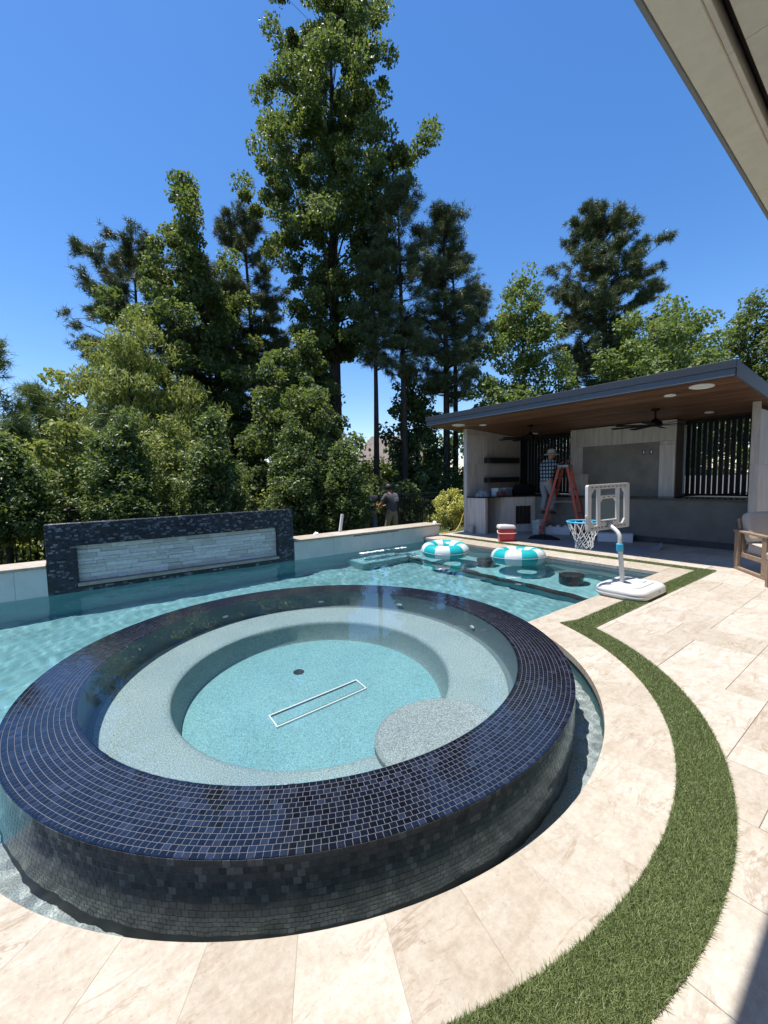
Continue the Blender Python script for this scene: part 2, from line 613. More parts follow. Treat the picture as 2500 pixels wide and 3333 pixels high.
# ---- coping: arc pieces and straight pieces
step = R(7.82)
ang0 = R(-142.97) - 9 * step
for k in range(30):
    A, B_ = ang0 + k * step, ang0 + (k + 1) * step
    if B_ < -math.pi - a0 - 0.02 or A > a0 + 0.02:
        continue
    gp = 0.0001 / 2.3
    inner = [((RC - 0.012) * math.cos(a), (RC - 0.012) * math.sin(a)) for a in np.linspace(A + gp, B_ - gp, 7)]
    outer = [(2.575 * math.cos(a), 2.575 * math.sin(a)) for a in np.linspace(B_ - gp, A + gp, 7)]
    poly = (inner + outer)[::-1]
    poly = clip_half(poly, 1, EDGE_Y + 0.0, True) if k < 29 else poly
    if len(poly) >= 3 and area(poly) > 0.003:
        MB().prism(poly, -0.052, 0.003 + pr.uniform(-0.0003, 0.0003), 0.0011).build('coping_slab', MATS['coping_stone'], deck)
x = 2.555
while x < FAR_X + 0.45:
    x1 = min(x + 0.61, FAR_X + 0.50)
    MB().box(x + 0.001, x1 - 0.001, (TY0 + TY1) / 2 + 0.001, EDGE_Y + 0.012, -0.052, 0.003 + pr.uniform(-0.0006, 0.0006), 0.004).build('coping_slab', MATS['coping_stone'], deck)
    x = x1
# infill beside the arc
A1 = math.asin(-0.98 / 2.575)
fill = [(RC * 1.0, EDGE_Y + 0.012), (2.05, EDGE_Y + 0.012)]
fill = [(2.575 * math.cos(a), 2.575 * math.sin(a)) for a in np.linspace(A1, math.asin(EDGE_Y / 2.575), 6)] + [(2.553, EDGE_Y), (2.553, -0.99)]
MB().prism(fill[::-1], -0.05, 0.0025).build('coping_slab', MATS['coping_stone'], deck)
y = EDGE_Y + 0.014
while y < WALL_Y:
    y1 = min(y + 0.61, WALL_Y)
    MB().box(FAR_X - 0.012, (TX0 + TX1) / 2, y + 0.001, y1 - 0.001, -0.052, 0.003 + pr.uniform(-0.0006, 0.0006), 0.004).build('coping_slab', MATS['coping_stone'], deck)
    y = y1

# ---- artificial turf: base sheets and blades
tb = MB()
aa = np.linspace(R(-163), math.asin(-0.885 / 2.46), 90)
tb.add([((TI + .006) * math.cos(a), (TI + .006) * math.sin(a), 0.007) for a in aa] + [((TO - .010) * math.cos(a), (TO - .010) * math.sin(a), 0.007) for a in aa],
       [(i, i + 1, 90 + i + 1, 90 + i) for i in range(89)])
tb.add([(2.30, TY0, 0.0075), (TX1, TY0, 0.0075), (TX1, TY1, 0.0075), (2.40, TY1, 0.0075)], [(0, 1, 2, 3)])
tb.add([(TX0, TY0, 0.0078), (TX1, TY0, 0.0078), (TX1, WALL_Y, 0.0078), (TX0, WALL_Y, 0.0078)], [(0, 1, 2, 3)])
turf = tb.build('artificial_turf', MATS['turf_base'], fix=False)
tag(turf, 'green artificial turf strip curving round the spa and along the pool coping', 'turf', kind='stuff')
def blades(px, py, h, w, lean, rg):
    m = len(px)
    az = rg.uniform(0, 2 * np.pi, m)
    la = rg.uniform(0, 2 * np.pi, m)
    ln = np.abs(rg.normal(0, lean, m))
    wx, wy = np.cos(az) * w / 2, np.sin(az) * w / 2
    hh = h * rg.uniform(0.6, 1.15, m)
    tx, ty = np.cos(la) * ln * hh * 1.15, np.sin(la) * ln * hh * 1.15
    z0 = np.full(m, 0.004)
    V_ = np.empty((m, 3, 3))
    V_[:, 0] = np.c_[px - wx, py - wy, z0]
    V_[:, 1] = np.c_[px + wx, py + wy, z0]
    V_[:, 2] = np.c_[px + tx, py + ty, z0 + hh]
    return V_.reshape(-1, 3), np.arange(m * 3).reshape(-1, 3)
rg = np.random.default_rng(3)
m = 330000
a_ = rg.uniform(R(-150), math.asin(-0.885 / 2.46) + 0.03, m)
r_ = np.sqrt(rg.uniform((TI + .004) ** 2, (TO - .004) ** 2, m))
dcam = np.hypot(r_ * np.cos(a_) + 1.562, r_ * np.sin(a_) + 3.056)
keep = rg.random(m) < np.clip(1.5 / dcam, 0.45, 1)
v1, f1 = blades((r_ * np.cos(a_))[keep], (r_ * np.sin(a_))[keep], 0.019, 0.0033, 0.6, rg)
m = 45000
v2, f2 = blades(rg.uniform(2.36, TX1 - .01, m), rg.uniform(TY1 + .008, TY0 - .006, m), 0.020, 0.0060, 0.55, rg)
m = 26000
v3, f3 = blades(rg.uniform(TX0 + .008, TX1 - .01, m), rg.uniform(TY0, WALL_Y - .1, m), 0.020, 0.009, 0.5, rg)
tbm = npmesh('turf_blades', np.concatenate([v1, v2, v3]), np.concatenate([f1, f2 + len(v1), f3 + len(v1) + len(v2)]))
tag(link('turf_blades', tbm, MATS['turf_blade'], turf), kind='stuff')

# ---- pool water
def waves(X, Y, comps):
    Z = np.zeros_like(X)
    for (ang, L, amp, ph) in comps:
        Z += amp * np.sin((X * math.cos(ang) + Y * math.sin(ang)) * 2 * math.pi / L + ph)
    return Z
wr = np.random.default_rng(5)
comps = [(wr.normal(2.2, 0.9), wr.uniform(0.28, 1.1), 0, wr.uniform(0, 6.28)) for _ in range(26)]
comps = [(a, L, 0.0014 * L ** 1.2, p) for a, L, _, p in comps]
rough_c = [(wr.uniform(0, 6.28), wr.uniform(0.10, 0.30), wr.uniform(.0006, .0015), wr.uniform(0, 6.28)) for _ in range(26)]
foam_c = [(wr.uniform(0, 6.28), wr.uniform(0.05, 0.16), wr.uniform(.0005, .0012), wr.uniform(0, 6.28)) for _ in range(30)]
xs = np.concatenate([[-9, -6, -4.5], np.arange(-3.4, FAR_X + 0.001, 0.027), [FAR_X]])
ys = np.concatenate([np.arange(-2.2, 4.70, 0.027), [4.71]])
X, Y = np.meshgrid(xs, ys)
rad = np.hypot(X, Y)
moat = np.clip((2.5 - rad) / 0.35, 0, 1) * np.clip((-0.2 - Y) / 0.5, 0, 1)
scup = np.exp(-(((Y - 4.35) / 0.30) ** 2)) * np.clip((X - 3.2) / 0.3, 0, 1) * np.clip((4.9 - X) / 0.3, 0, 1)
Z = -0.10 + waves(X, Y, comps) * 0.85 + waves(X, Y, rough_c) * (0.10 + 0.6 * moat + 0.8 * scup) + waves(X, Y, foam_c) * (moat * 0.6 + scup)
nx = len(xs)
I, J = np.meshgrid(np.arange(len(ys) - 1), np.arange(nx - 1), indexing='ij')
q = np.stack([I * nx + J, I * nx + J + 1, (I + 1) * nx + J + 1, (I + 1) * nx + J], -1).reshape(-1, 4)
cx = X.ravel()[q].mean(1); cyy = Y.ravel()[q].mean(1)
rr = np.hypot(cx, cyy)
q = q[(rr > 1.90) & ((cyy > EDGE_Y - .05) | (rr < 2.25))]
pw = link('pool_water', npmesh('pool_water', np.c_[X.ravel(), Y.ravel(), Z.ravel()], q, True), MATS['water'])
tag(pw, kind='structure')
pw.cycles.is_caustics_caster = True
# white water under the scupper
# ---- spa
spa = thing('spa', 'round raised spa with wide navy glass tile rim and clear water', 'spa')
ZR = 0.137
shell = MB()
shell.lathe([(1.603, ZR - 0.004), (1.603, -0.36), (1.585, -0.395), (1.54, -0.40)], 128)
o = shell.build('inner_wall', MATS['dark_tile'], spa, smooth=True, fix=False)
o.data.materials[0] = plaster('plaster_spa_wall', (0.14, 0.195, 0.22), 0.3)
o.cycles.is_caustics_receiver = True
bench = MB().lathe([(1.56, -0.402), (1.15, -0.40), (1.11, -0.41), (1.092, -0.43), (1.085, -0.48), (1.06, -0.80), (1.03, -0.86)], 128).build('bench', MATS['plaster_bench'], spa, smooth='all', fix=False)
flo = MB().disc((0, 0, -0.85), 1.09, 96).build('spa_floor', MATS['plaster_spa_floor_water_tint'], spa, fix=False)
stp = [(0.22, -1.26)]
st = MB()
pa = [(0.20 + 0.40 * math.cos(a) * 1.05, -1.24 + 0.37 * math.sin(a)) for a in np.linspace(-0.15, math.pi + 0.15, 30)]
pa += [(-0.22, -1.52), (0.62, -1.46)]
st.prism(pa, -0.86, -0.32, 0.02)
st = st.build('corner_seat', plaster('plaster_seat', (0.315, 0.365, 0.37), 0.6), spa)  # seat plaster colour also carries the tint of light through water
dr = MB().lathe([(0.0, 0.004), (0.042, 0.004), (0.05, -0.002)], 20, (0.05, 0.46, -0.846)).build('drain', MATS['dark_tile'], spa)
sl = MB()
for (x0, x1, y0, y1) in ((-0.425, 0.40, 0.005, 0.017), (-0.425, 0.40, -0.153, -0.141), (-0.425, -0.413, -0.141, 0.005), (0.388, 0.40, -0.141, 0.005)):
    sl.box(x0, x1, y0, y1, -0.86, -0.828)
plain('white_plastic_trim', (0.75, 0.78, 0.78), 0.4, 0.03)
sl = sl.build('drain_frame', MATS['white_plastic_trim'], spa)
sg = MB().box(-0.411, 0.386, -0.128, -0.008, -0.86, -0.836, 0.004).build('drain_lid', MATS['plaster_spa_floor_water_tint'], spa)
sgg = MB().box(-0.4125, 0.3875, -0.1405, 0.0045, -0.86, -0.8485).build('drain_gap', MATS['dark_tile'], spa)
jets = []
for (a, z) in ((R(60), -0.22), (R(25), -0.22), (R(-12), -0.22), (R(100), -0.2)):
    jm = MB()
    M = Matrix.Translation((1.600 * math.cos(a), 1.600 * math.sin(a), z)) @ Matrix.Rotation(a, 4, 'Z') @ Matrix.Rotation(R(-90), 4, 'Y')
    jm.lathe([(0.0, 0.004), (0.012, 0.003), (0.013, 0.008), (0.03, 0.008), (0.034, 0.0)], 16)
    jm.v = [tuple(M @ Vector(p)) for p in jm.v]
    jets.append(jm.build('jet', MATS['white_plastic_trim'], spa))
for o in (bench, flo, st, dr, sl, sg, sgg, *jets):
    o.cycles.is_caustics_receiver = True
core = MB().lathe([(1.604, -0.2), (1.604, ZR - 0.0035), (1.62, ZR - 0.0015), (1.955, ZR - 0.0055), (1.9665, ZR - 0.010)], 160).build('rim_core', MATS['tile_grout'], spa, smooth=True, fix=False)
MB().lathe([(1.9665, ZR - 0.010), (1.9675, ZR - 0.014), (1.9675, -1.3)], 160).build('wall_core', MATS['wall_grout'], spa, smooth=True, fix=False)
# mosaic tiles: rows on the rim, rows on the outer wall
def tile_verts(w, d, h, b):
    """centred tile, x = width along x, y = along y, top at z=h"""
    x, y = w / 2, d / 2
    return np.array([(-x, -y, 0), (x, -y, 0), (x, y, 0), (-x, y, 0), (-x, -y, h - b), (x, -y, h - b), (x, y, h - b), (-x, y, h - b),
                     (-x + b, -y + b, h), (x - b, -y + b, h), (x - b, y - b, h), (-x + b, y - b, h)])
TF = np.array([(0, 1, 5, 4), (1, 2, 6, 5), (2, 3, 7, 6), (3, 0, 4, 7), (4, 5, 9, 8), (5, 6, 10, 9), (6, 7, 11, 10), (7, 4, 8, 11), (8, 9, 10, 11)])
NR = 13
pitch = (1.968 - 1.605) / NR
cands = []
for k in range(NR):
    r = 1.605 + (k + 0.5) * pitch
    nt_ = int(round(2 * math.pi * r / 0.0300))
    off = rng.uniform(0, 1)
    for i in range(nt_):
        a = 2 * math.pi * (i + off) / nt_
        cands.append((r, a, 2 * math.pi * r / nt_, k))
cands = np.array(cands)
cdist = np.hypot(cands[:, 0] * np.cos(cands[:, 1]) + 1.562, cands[:, 0] * np.sin(cands[:, 1]) + 3.056)
order = np.argsort(cdist)
single = set(order[:300].tolist())
row_mesh = {}
vv, ff = [], []
nb = 0
for i, (r, a, w, k) in enumerate(cands):
    k = int(k)
    zt = ZR - 0.0015 - 0.004 * (k + 0.5) / NR - 0.0036
    tx, ty = rng.normal(0, 0.005, 2)
    if i in single:
        if k not in row_mesh:
            me = npmesh('rim_tile', tile_verts(pitch - 0.0021, w - 0.0021, 0.0045, 0.0009), TF)
            me.materials.append(MATS['rim_glass'])
            row_mesh[k] = me
        o = bpy.data.objects.new('rim_tile', row_mesh[k])
        col.objects.link(o)
        o.parent = spa
        o.location = (r * math.cos(a), r * math.sin(a), zt)
        o.rotation_euler = (tx, ty, a)
    else:
        tv = tile_verts(pitch - 0.0021, w - 0.0021, 0.0045, 0.0009)
        tv[:, 2] += tv[:, 0] * ty + tv[:, 1] * tx
        ca, sa = math.cos(a), math.sin(a)
        vv.append(np.c_[(r + tv[:, 0]) * ca - tv[:, 1] * sa, (r + tv[:, 0]) * sa + tv[:, 1] * ca, zt + tv[:, 2]])
        ff.append(TF + nb)
        nb += 12
tag(link('rim_tiles', npmesh('rim_tiles', np.concatenate(vv), np.concatenate(ff)), MATS['rim_glass'], spa), kind='stuff')
# outer wall
nt_ = int(round(2 * math.pi * 1.97 / 0.030))
vv, ff = [], []
nb = 0
wallc = []
for k in range(12):
    zc = ZR - 0.022 - k * 0.0285
    for i in range(nt_):
        a = 2 * math.pi * (i + 0.5 * (k % 2)) / nt_
        wallc.append((a, zc, abs(math.atan2(math.sin(a + R(117)), math.cos(a + R(117)))) + k * 0.02))
wallc = np.array(wallc)
single = set(np.argsort(wallc[:, 2])[:300].tolist())
me = npmesh('wall_tile', tile_verts(0.0268, 0.0280, 0.0045, 0.0004), TF)
me.materials.append(MATS['wall_glass'])
for i, (a, zc, _) in enumerate(wallc):
    tx, ty = rng.normal(0, 0.0035, 2)
    dr_ = 1.9636 + rng.uniform(-0.0001, 0.0002)
    if i in single:
        o = bpy.data.objects.new('wall_tile', me)
        col.objects.link(o)
        o.parent = spa
        o.matrix_local = Matrix.Translation((dr_ * math.cos(a), dr_ * math.sin(a), zc)) @ Matrix.Rotation(a, 4, 'Z') @ Matrix.Rotation(R(90), 4, 'Y') @ Matrix.Rotation(tx, 4, 'X')
    else:
        tv = tile_verts(0.0268, 0.0280, 0.0045, 0.0004)
        rr_ = dr_ + tv[:, 2] + tv[:, 1] * tx + tv[:, 0] * ty
        ca, sa = math.cos(a), math.sin(a)
        vv.append(np.c_[rr_ * ca - tv[:, 1] * sa, rr_ * sa + tv[:, 1] * ca, zc - tv[:, 0]])
        ff.append(TF + nb)
        nb += 12
tag(link('wall_tiles', npmesh('wall_tiles', np.concatenate(vv), np.concatenate(ff)), MATS['wall_glass'], spa), kind='stuff')
# spa water
nr, na = 56, 176
rs = np.linspace(0, 1.606, nr)
rg2 = np.random.default_rng(9)
sc_ = [(rg2.uniform(0, 6.28), rg2.uniform(0.3, 1.3), 0, rg2.uniform(0, 6.28)) for _ in range(12)]
sc_ = [(a, L, 0.00022 * L, p) for a, L, _, p in sc_]
RR, AA = np.meshgrid(rs, np.linspace(0, 2 * math.pi, na, endpoint=False), indexing='ij')
X, Y = RR * np.cos(AA), RR * np.sin(AA)
d1 = np.hypot(X - 0.75, Y - 0.35)
Z = ZR + 0.0005 + waves(X, Y, sc_) + 0.0003 * np.cos(d1 * 120) * np.exp(-(d1 / 0.10) ** 2)
idx = np.arange(nr * na).reshape(nr, na)
q = np.stack([idx[:-1], idx[1:], np.roll(idx[1:], -1, 1), np.roll(idx[:-1], -1, 1)], -1).reshape(-1, 4)
sw = link('spa_water', npmesh('spa_water', np.c_[X.ravel(), Y.ravel(), Z.ravel()], q, True), MATS['water'])
tag(sw, kind='structure')
sw.cycles.is_caustics_caster = True
# ================================================================== WALLS ROUND THE POOL
fw = thing('water_feature_wall', 'raised wall of dark blue mosaic tile framing a pale split stone panel', 'feature wall', (0.06, 4.9, -0.1))
core = MB()
core.box(-1.885, -1.52, 4.722, 5.05, -0.18, 0.914)
core.box(1.66, 2.0, 4.722, 5.05, -0.18, 0.914)
core.box(-1.52, 1.66, 4.722, 5.05, 0.585, 0.914)
core.box(-1.52, 1.66, 4.722, 5.05, -0.18, -0.035)
core.box(-1.52, 1.66, 4.85, 5.05, -0.035, 0.585)
core.build('wall_core', MATS['mosaic_grout'], fw, fix=False)
plain('dark_reveal', (0.02, 0.023, 0.03), 0.6)
vv, ff = [], []
nb = 0
def add_tile(P, ux, uy, un, w, d):
    global nb
    tv = tile_verts(w, d, 0.006 + rng.uniform(-0.0015, 0.002), 0.0012)
    tl = rng.normal(0, 0.05, 2)
    tv[:, 2] += np.where(tv[:, 2] > 0.001, tv[:, 0] * tl[0] + tv[:, 1] * tl[1], 0)
    vv.append(np.array(P) + tv[:, :1] * np.array(ux) + tv[:, 1:2] * np.array(uy) + tv[:, 2:] * np.array(un))
    ff.append(TF + nb)
    nb += 12
z = -0.17
while z < 0.905:
    x = -1.883 - rng.uniform(0, 0.03)
    while x < 1.998:
        w = rng.choice([0.03, 0.045, 0.06])
        x0, x1 = max(x, -1.884), min(x + w, 1.999)
        xc = (x0 + x1) / 2
        zc = z + 0.0145
        if x1 - x0 > 0.01 and not (-1.535 < xc < 1.675 and -0.05 < zc < 0.59):
            add_tile((xc, 4.722, zc), (1, 0, 0), (0, 0, 1), (0, -1, 0), x1 - x0 - 0.003, 0.0262)
        x += w
    z += 0.029
y = 4.725
while y < 5.04:
    x = -1.883
    while x < 1.99:
        w = rng.choice([0.03, 0.045, 0.06])
        add_tile((x + w / 2, y + 0.0145, 0.914), (1, 0, 0), (0, 1, 0), (0, 0, 1), min(w, 1.999 - x) - 0.003, 0.0262)
        x += w
    y += 0.029
tag(link('mosaic_tiles', npmesh('mosaic_tiles', np.concatenate(vv), np.concatenate(ff)), MATS['mosaic'], fw), kind='stuff')
t = NT('split_stone')
v = t.coord((1, 1, 1), rnd=30)
oi = t.n('ObjectInfo')
cc = t.ramp(oi.outputs['Random'], [(0, (0.58, 0.55, 0.51)), (0.5, (0.71, 0.68, 0.64)), (1, (0.80, 0.78, 0.745))])
cc = t.mix(1.0, cc, t.ramp(t.noise(v, 16, 6, 0.7), [(0.3, (0.82, 0.80, 0.78)), (0.7, (1.05, 1.05, 1.05))]), 'MULTIPLY')
t.base(cc)
t.set(Roughness=0.85, Specular_IOR_Level=0.2)
t.bump(t.noise(v, 30, 6, 0.75), 0.9, 0.02)
z = 0.022
sr = random.Random(4)
while z < 0.58:
    h = min(sr.choice([0.045, 0.055, 0.065, 0.075]), 0.584 - z)
    x = -1.518
    while x < 1.655:
        w = min(sr.uniform(0.12, 0.46), 1.658 - x)
        if 1.658 - x - w < 0.06:
            w = 1.658 - x
        MB().box(x + 0.001, x + w - 0.001, 4.795 - sr.uniform(0, 0.022), 4.85, z + 0.001, z + h - 0.001, 0.004).build('stone', MATS['split_stone'], fw, fix=False)
        x += w
    z += h
MB().box(-1.535, 1.675, 4.695, 4.85, -0.032, 0.018, 0.004).build('stone_ledge', MATS['coping_stone'], fw, fix=False)

def pool_wall(name, label, x0, x1, zt, slabs, cap0, cap1):
    w = thing(name, label, 'wall', ((x0 + x1) / 2, 4.85, -0.1))
    MB().box(x0, x1, 4.725, 5.22, -1.4, zt - 0.045).build('wall_core', MATS['concrete'], w, fix=False)
    xs_ = [x0] + slabs + [x1]
    for a, b_ in zip(xs_[:-1], xs_[1:]):
        MB().box(a + 0.0012, b_ - 0.0012, 4.702, 4.724, -0.152, zt - 0.047, 0.002).build('stone_slab', MATS['wall_stone'], w, fix=False)
    n_ = max(1, int(round((cap1 - cap0) / 1.0)))
    for k in range(n_):
        a, b_ = cap0 + (cap1 - cap0) * k / n_, cap0 + (cap1 - cap0) * (k + 1) / n_
        MB().box(a + 0.001, b_ - 0.001, 4.672, 5.26, zt - 0.044, zt, 0.005).build('cap_slab', MATS['coping_stone'], w, fix=False)
    return w
wl = pool_wall('low_pool_wall', 'plain low stone wall with pale cap and no slot beside the mosaic wall', -8.5, -1.89, 0.345, [-7.0, -5.6, -4.3, -3.0, -2.25], -8.5, -1.892)
wr_ = pool_wall('low_pool_wall', 'low stone wall with pale cap and scupper slot, ending by the pavilion', 2.006, 6.05, 0.304, [2.92, 3.62, 4.55, 5.20], 2.004, 6.13)
MB().box(6.0505, 6.066, 4.704, 5.22, -0.1, 0.258, 0.002).build('end_slab', MATS['wall_stone'], wr_, fix=False)
MB().box(3.42, 4.70, 4.690, 4.7015, 0.238, 0.250).build('scupper_slot', MATS['dark_reveal'], wr_, fix=False)

# white water where the scupper sheet lands
t = NT('foam')
t.base((0.82, 0.86, 0.87))
t.set(Roughness=0.5, Specular_IOR_Level=0.5)
fm = MB()
fr_ = random.Random(2)
ico = bmesh.new()
bmesh.ops.create_icosphere(ico, subdivisions=1, radius=1)
IV = [tuple(v.co) for v in ico.verts]
IF = [tuple(v.index for v in f.verts) for f in ico.faces]
ico.free()
for k in range(300):
    x = fr_.uniform(3.38, 4.62)
    y = 4.40 - (x - 3.38) * 0.05 + fr_.gauss(0, 0.028)
    r = fr_.uniform(0.006, 0.018)
    fm.add([(x + a * r * 1.6, y + b_ * r * 1.6, -0.1005 + c * r * 0.5) for a, b_, c in IV], IF)
foam = fm.build('splash_foam', MATS['foam'], smooth='all', fix=False)
tag(foam, 'line of white foam on the pool where the wall scupper pours', 'foam', kind='stuff')

# bar stools standing in the pool
def stool(x, y, label):
    s = thing('bar_stool', label, 'stool', (x, y, -0.90), 0, 'submerged bar stools')
    MB().lathe([(0.0, 0.0), (0.19, 0.0), (0.19, 0.49), (0.182, 0.50)], 32).build('pedestal', MATS['mosaic'], s, smooth=True, keep=False, fix=False)
    MB().lathe([(0.182, 0.50), (0.19, 0.505), (0.195, 0.52), (0.192, 0.545), (0.17, 0.55), (0.0, 0.55)], 32).build('seat', MATS['dark_tile'], s, smooth=True, keep=False, fix=False)
    for o in s.children:
        o.cycles.is_caustics_receiver = True
stool(5.03, 2.33, 'round dark tiled stool under water between the two swim rings')
stool(5.06, 0.56, 'round dark tiled stool under water beside the basketball hoop')

# ================================================================== PAVILION
plain('fascia_grey', (0.088, 0.10, 0.12), 0.6, 0.12, 30, 0.3)
plain('fascia_dark', (0.024, 0.030, 0.042), 0.6, 0.12, 30, 0.3)
plain('roof_dark', (0.03, 0.03, 0.032), 0.8)
plain('render_grey', (0.150, 0.140, 0.125), 0.9, 0.16, 3.0, 0.25)
plain('render_dark', (0.06, 0.06, 0.058), 0.9, 0.25, 5.0, 0.25)
plain('black_metal', (0.0045, 0.0045, 0.005), 0.6, 0.2, 20, 0.05, spec=0.25)
plain('counter_stone', (0.018, 0.018, 0.02), 0.18, 0.5, 40, 0.0)
plain('dark_wood', (0.016, 0.010, 0.008), 0.6, 0.3, 30)
plain('white_lamp', (0.80, 0.79, 0.76), 0.5, 0.02)
t = NT('soffit_wood')
v = t.coord((6.0, 0.55, 6.0), rnd=20)
oi = t.n('ObjectInfo')
g1 = t.noise(v, 3.0, 7, 0.7, 0.8)
cc = t.ramp(g1, [(0.3, (0.075, 0.035, 0.018)), (0.5, (0.155, 0.077, 0.042)), (0.72, (0.24, 0.13, 0.075))])
cc = t.mix(1.0, cc, t.ramp(oi.outputs['Random'], [(0, (0.62, 0.58, 0.55)), (1, (1.25, 1.2, 1.16))]), 'MULTIPLY')
t.base(cc)
t.set(Roughness=0.5, Specular_IOR_Level=0.35)
t.bump(g1, 0.2, 0.004)
t = NT('clad_stone')
v = t.coord((7.0, 7.0, 0.6), rnd=20)
oi = t.n('ObjectInfo')
cc = t.ramp(t.noise(v, 2.2, 6, 0.65, 0.5), [(0.3, (0.42, 0.36, 0.315)), (0.5, (0.53, 0.47, 0.42)), (0.7, (0.62, 0.565, 0.52))])
cc = t.mix(1.0, cc, t.ramp(oi.outputs['Random'], [(0, (0.9, 0.9, 0.9)), (1, (1.06, 1.05, 1.04))]), 'MULTIPLY')
t.base(cc)
t.set(Roughness=0.75, Specular_IOR_Level=0.3)
t.bump(t.noise(v, 14, 5, 0.7), 0.25, 0.004)

XR, YR0, YR1 = 6.10, -1.25, 5.20
XB = 10.15
def sof(x):
    return 2.870 - 0.067 * (x - XR)
pav = thing('pavilion', 'open poolside pavilion with flat grey roof, wood ceiling and black slat screens', 'pavilion', (8.3, 1.9, 0))
roof = MB()
roof.add([(XR + .04, YR0 + .04, 3.05), (XB, YR0 + .04, 2.80), (XB, YR1 - .04, 2.80), (XR + .04, YR1 - .04, 3.05),
          (XR + .04, YR0 + .04, 3.088), (XB, YR0 + .04, 2.84), (XB, YR1 - .04, 2.84), (XR + .04, YR1 - .04, 3.088)],
         [(3, 2, 1, 0), (4, 5, 6, 7), (0, 1, 5, 4), (1, 2, 6, 5), (2, 3, 7, 6), (3, 0, 4, 7)])
roof = roof.build('roof', MATS['roof_dark'], pav)
MB().box(XR + 0.012, XR + 0.04, YR0 + 0.012, YR1 - 0.012, 2.866, 2.972, 0.003).build('fascia_board', MATS['fascia_grey'], roof)
MB().box(XR - 0.004, XR + 0.045, YR0 - 0.004, YR1 + 0.004, 2.973, 3.092, 0.003).build('fascia_cap', MATS['fascia_dark'], roof)
def slope_box(y0, y1, dz0, dz1):
    xa, xb = XR + 0.047, XB + 0.02
    za, zb = sof(xa), sof(xb)
    return [(xa, y0, za + dz0), (xb, y0, zb + dz0), (xb, y1, zb + dz0), (xa, y1, za + dz0), (xa, y0, za + dz1), (xb, y0, zb + dz1), (xb, y1, zb + dz1), (xa, y1, za + dz1)], \
        [(3, 2, 1, 0), (4, 5, 6, 7), (0, 1, 5, 4), (1, 2, 6, 5), (2, 3, 7, 6), (3, 0, 4, 7)]
MB().add(*slope_box(YR0 - 0.002, YR0 + 0.03, -0.004, 0.222)).build('side_fascia', MATS['fascia_grey'], roof)
MB().add(*slope_box(YR1 - 0.03, YR1 + 0.002, -0.004, 0.222)).build('side_fascia', MATS['fascia_grey'], roof)
x = XR + 0.042
while x < XB:
    xa, xb = x + 0.0015, x + 0.136
    pm = MB()
    pm.add([(xa, YR0 + .033, sof(xa)), (xb, YR0 + .033, sof(xb)), (xb, YR1 - .033, sof(xb)), (xa, YR1 - .033, sof(xa)),
            (xa, YR0 + .033, sof(xa) + .018), (xb, YR0 + .033, sof(xb) + .018), (xb, YR1 - .033, sof(xb) + .018), (xa, YR1 - .033, sof(xa) + .018)],
           [(3, 2, 1, 0), (4, 5, 6, 7), (0, 1, 5, 4), (1, 2, 6, 5), (2, 3, 7, 6), (3, 0, 4, 7)])
    pm.build('soffit_plank', MATS['soffit_wood'], roof, fix=False)
    x += 0.139
# left side wall: core and cladding slabs
sw_ = MB().box(7.10, 9.68, 4.672, 4.74, 0.0, 2.62).build('side_wall', MATS['concrete'], pav, fix=False)
cols = [7.10, 7.95, 8.80, 9.68]
rows = [0.0, 0.95, 1.86, 2.63]
for a, b_ in zip(cols[:-1], cols[1:]):
    for c, d in zip(rows[:-1], rows[1:]):
        MB().box(a + .0015, b_ - .0015, 4.645, 4.6715, c + .0015, d - .0015, 0.003).build('clad_slab', MATS['clad_stone'], sw_, fix=False)
        MB().box(a + .0015, b_ - .0015, 4.7405, 4.765, c + .0015, d - .0015, 0.003).build('clad_slab', MATS['clad_stone'], sw_, fix=False)
for c, d in ((0.0, 1.86), (1.86, 2.80)):
    MB().box(7.076, 7.0985, 4.646, 4.764, c + .0015, d - .0015 - (0.005 if d > 2 else 0), 0.003).build('end_slab', MATS['clad_stone'], sw_, fix=False)
MB().add([(7.10, 4.646, 2.6315), (9.68, 4.646, 2.6315), (9.68, 4.764, 2.6315), (7.10, 4.764, 2.6315), (7.10, 4.646, sof(7.1) - .002), (9.68, 4.646, sof(9.68) - .002), (9.68, 4.764, sof(9.68) - .002), (7.10, 4.764, sof(7.1) - .002)],
         [(3, 2, 1, 0), (4, 5, 6, 7), (0, 1, 5, 4), (1, 2, 6, 5), (2, 3, 7, 6), (3, 0, 4, 7)]).build('top_slab', MATS['clad_stone'], sw_, fix=False)
for z0, z1 in ((1.875, 2.025), (1.335, 1.475)):
    MB().box(7.78, 9.15, 4.43, 4.6445, z0, z1, 0.006).build('floating_shelf', MATS['dark_wood'], pav)
# right side wall
rw = MB().box(8.22, XB, -1.105, -1.03, 0.0, 2.58).build('side_wall', MATS['concrete'], pav, fix=False)
cols = [8.22, 9.2, 10.15]
rows = [0.0, 0.72, 1.62, 2.59]
for a, b_ in zip(cols[:-1], cols[1:]):
    for c, d in zip(rows[:-1], rows[1:]):
        MB().box(a + .0015, b_ - .0015, -1.130, -1.1055, c + .0015, d - .0015, 0.003).build('clad_slab', MATS['clad_stone'], rw, fix=False)
for c, d in ((0.0, 0.72), (0.72, 1.62), (1.62, 2.725)):
    MB().box(8.196, 8.2185, -1.129, -1.01, c + .0015, d - .0015, 0.003).build('end_slab', MATS['clad_stone'], rw, fix=False)
MB().box(8.22, XB, -1.128, -1.03, 2.5915, sof(XB) - 0.004).build('top_slab', MATS['clad_stone'], rw, fix=False)
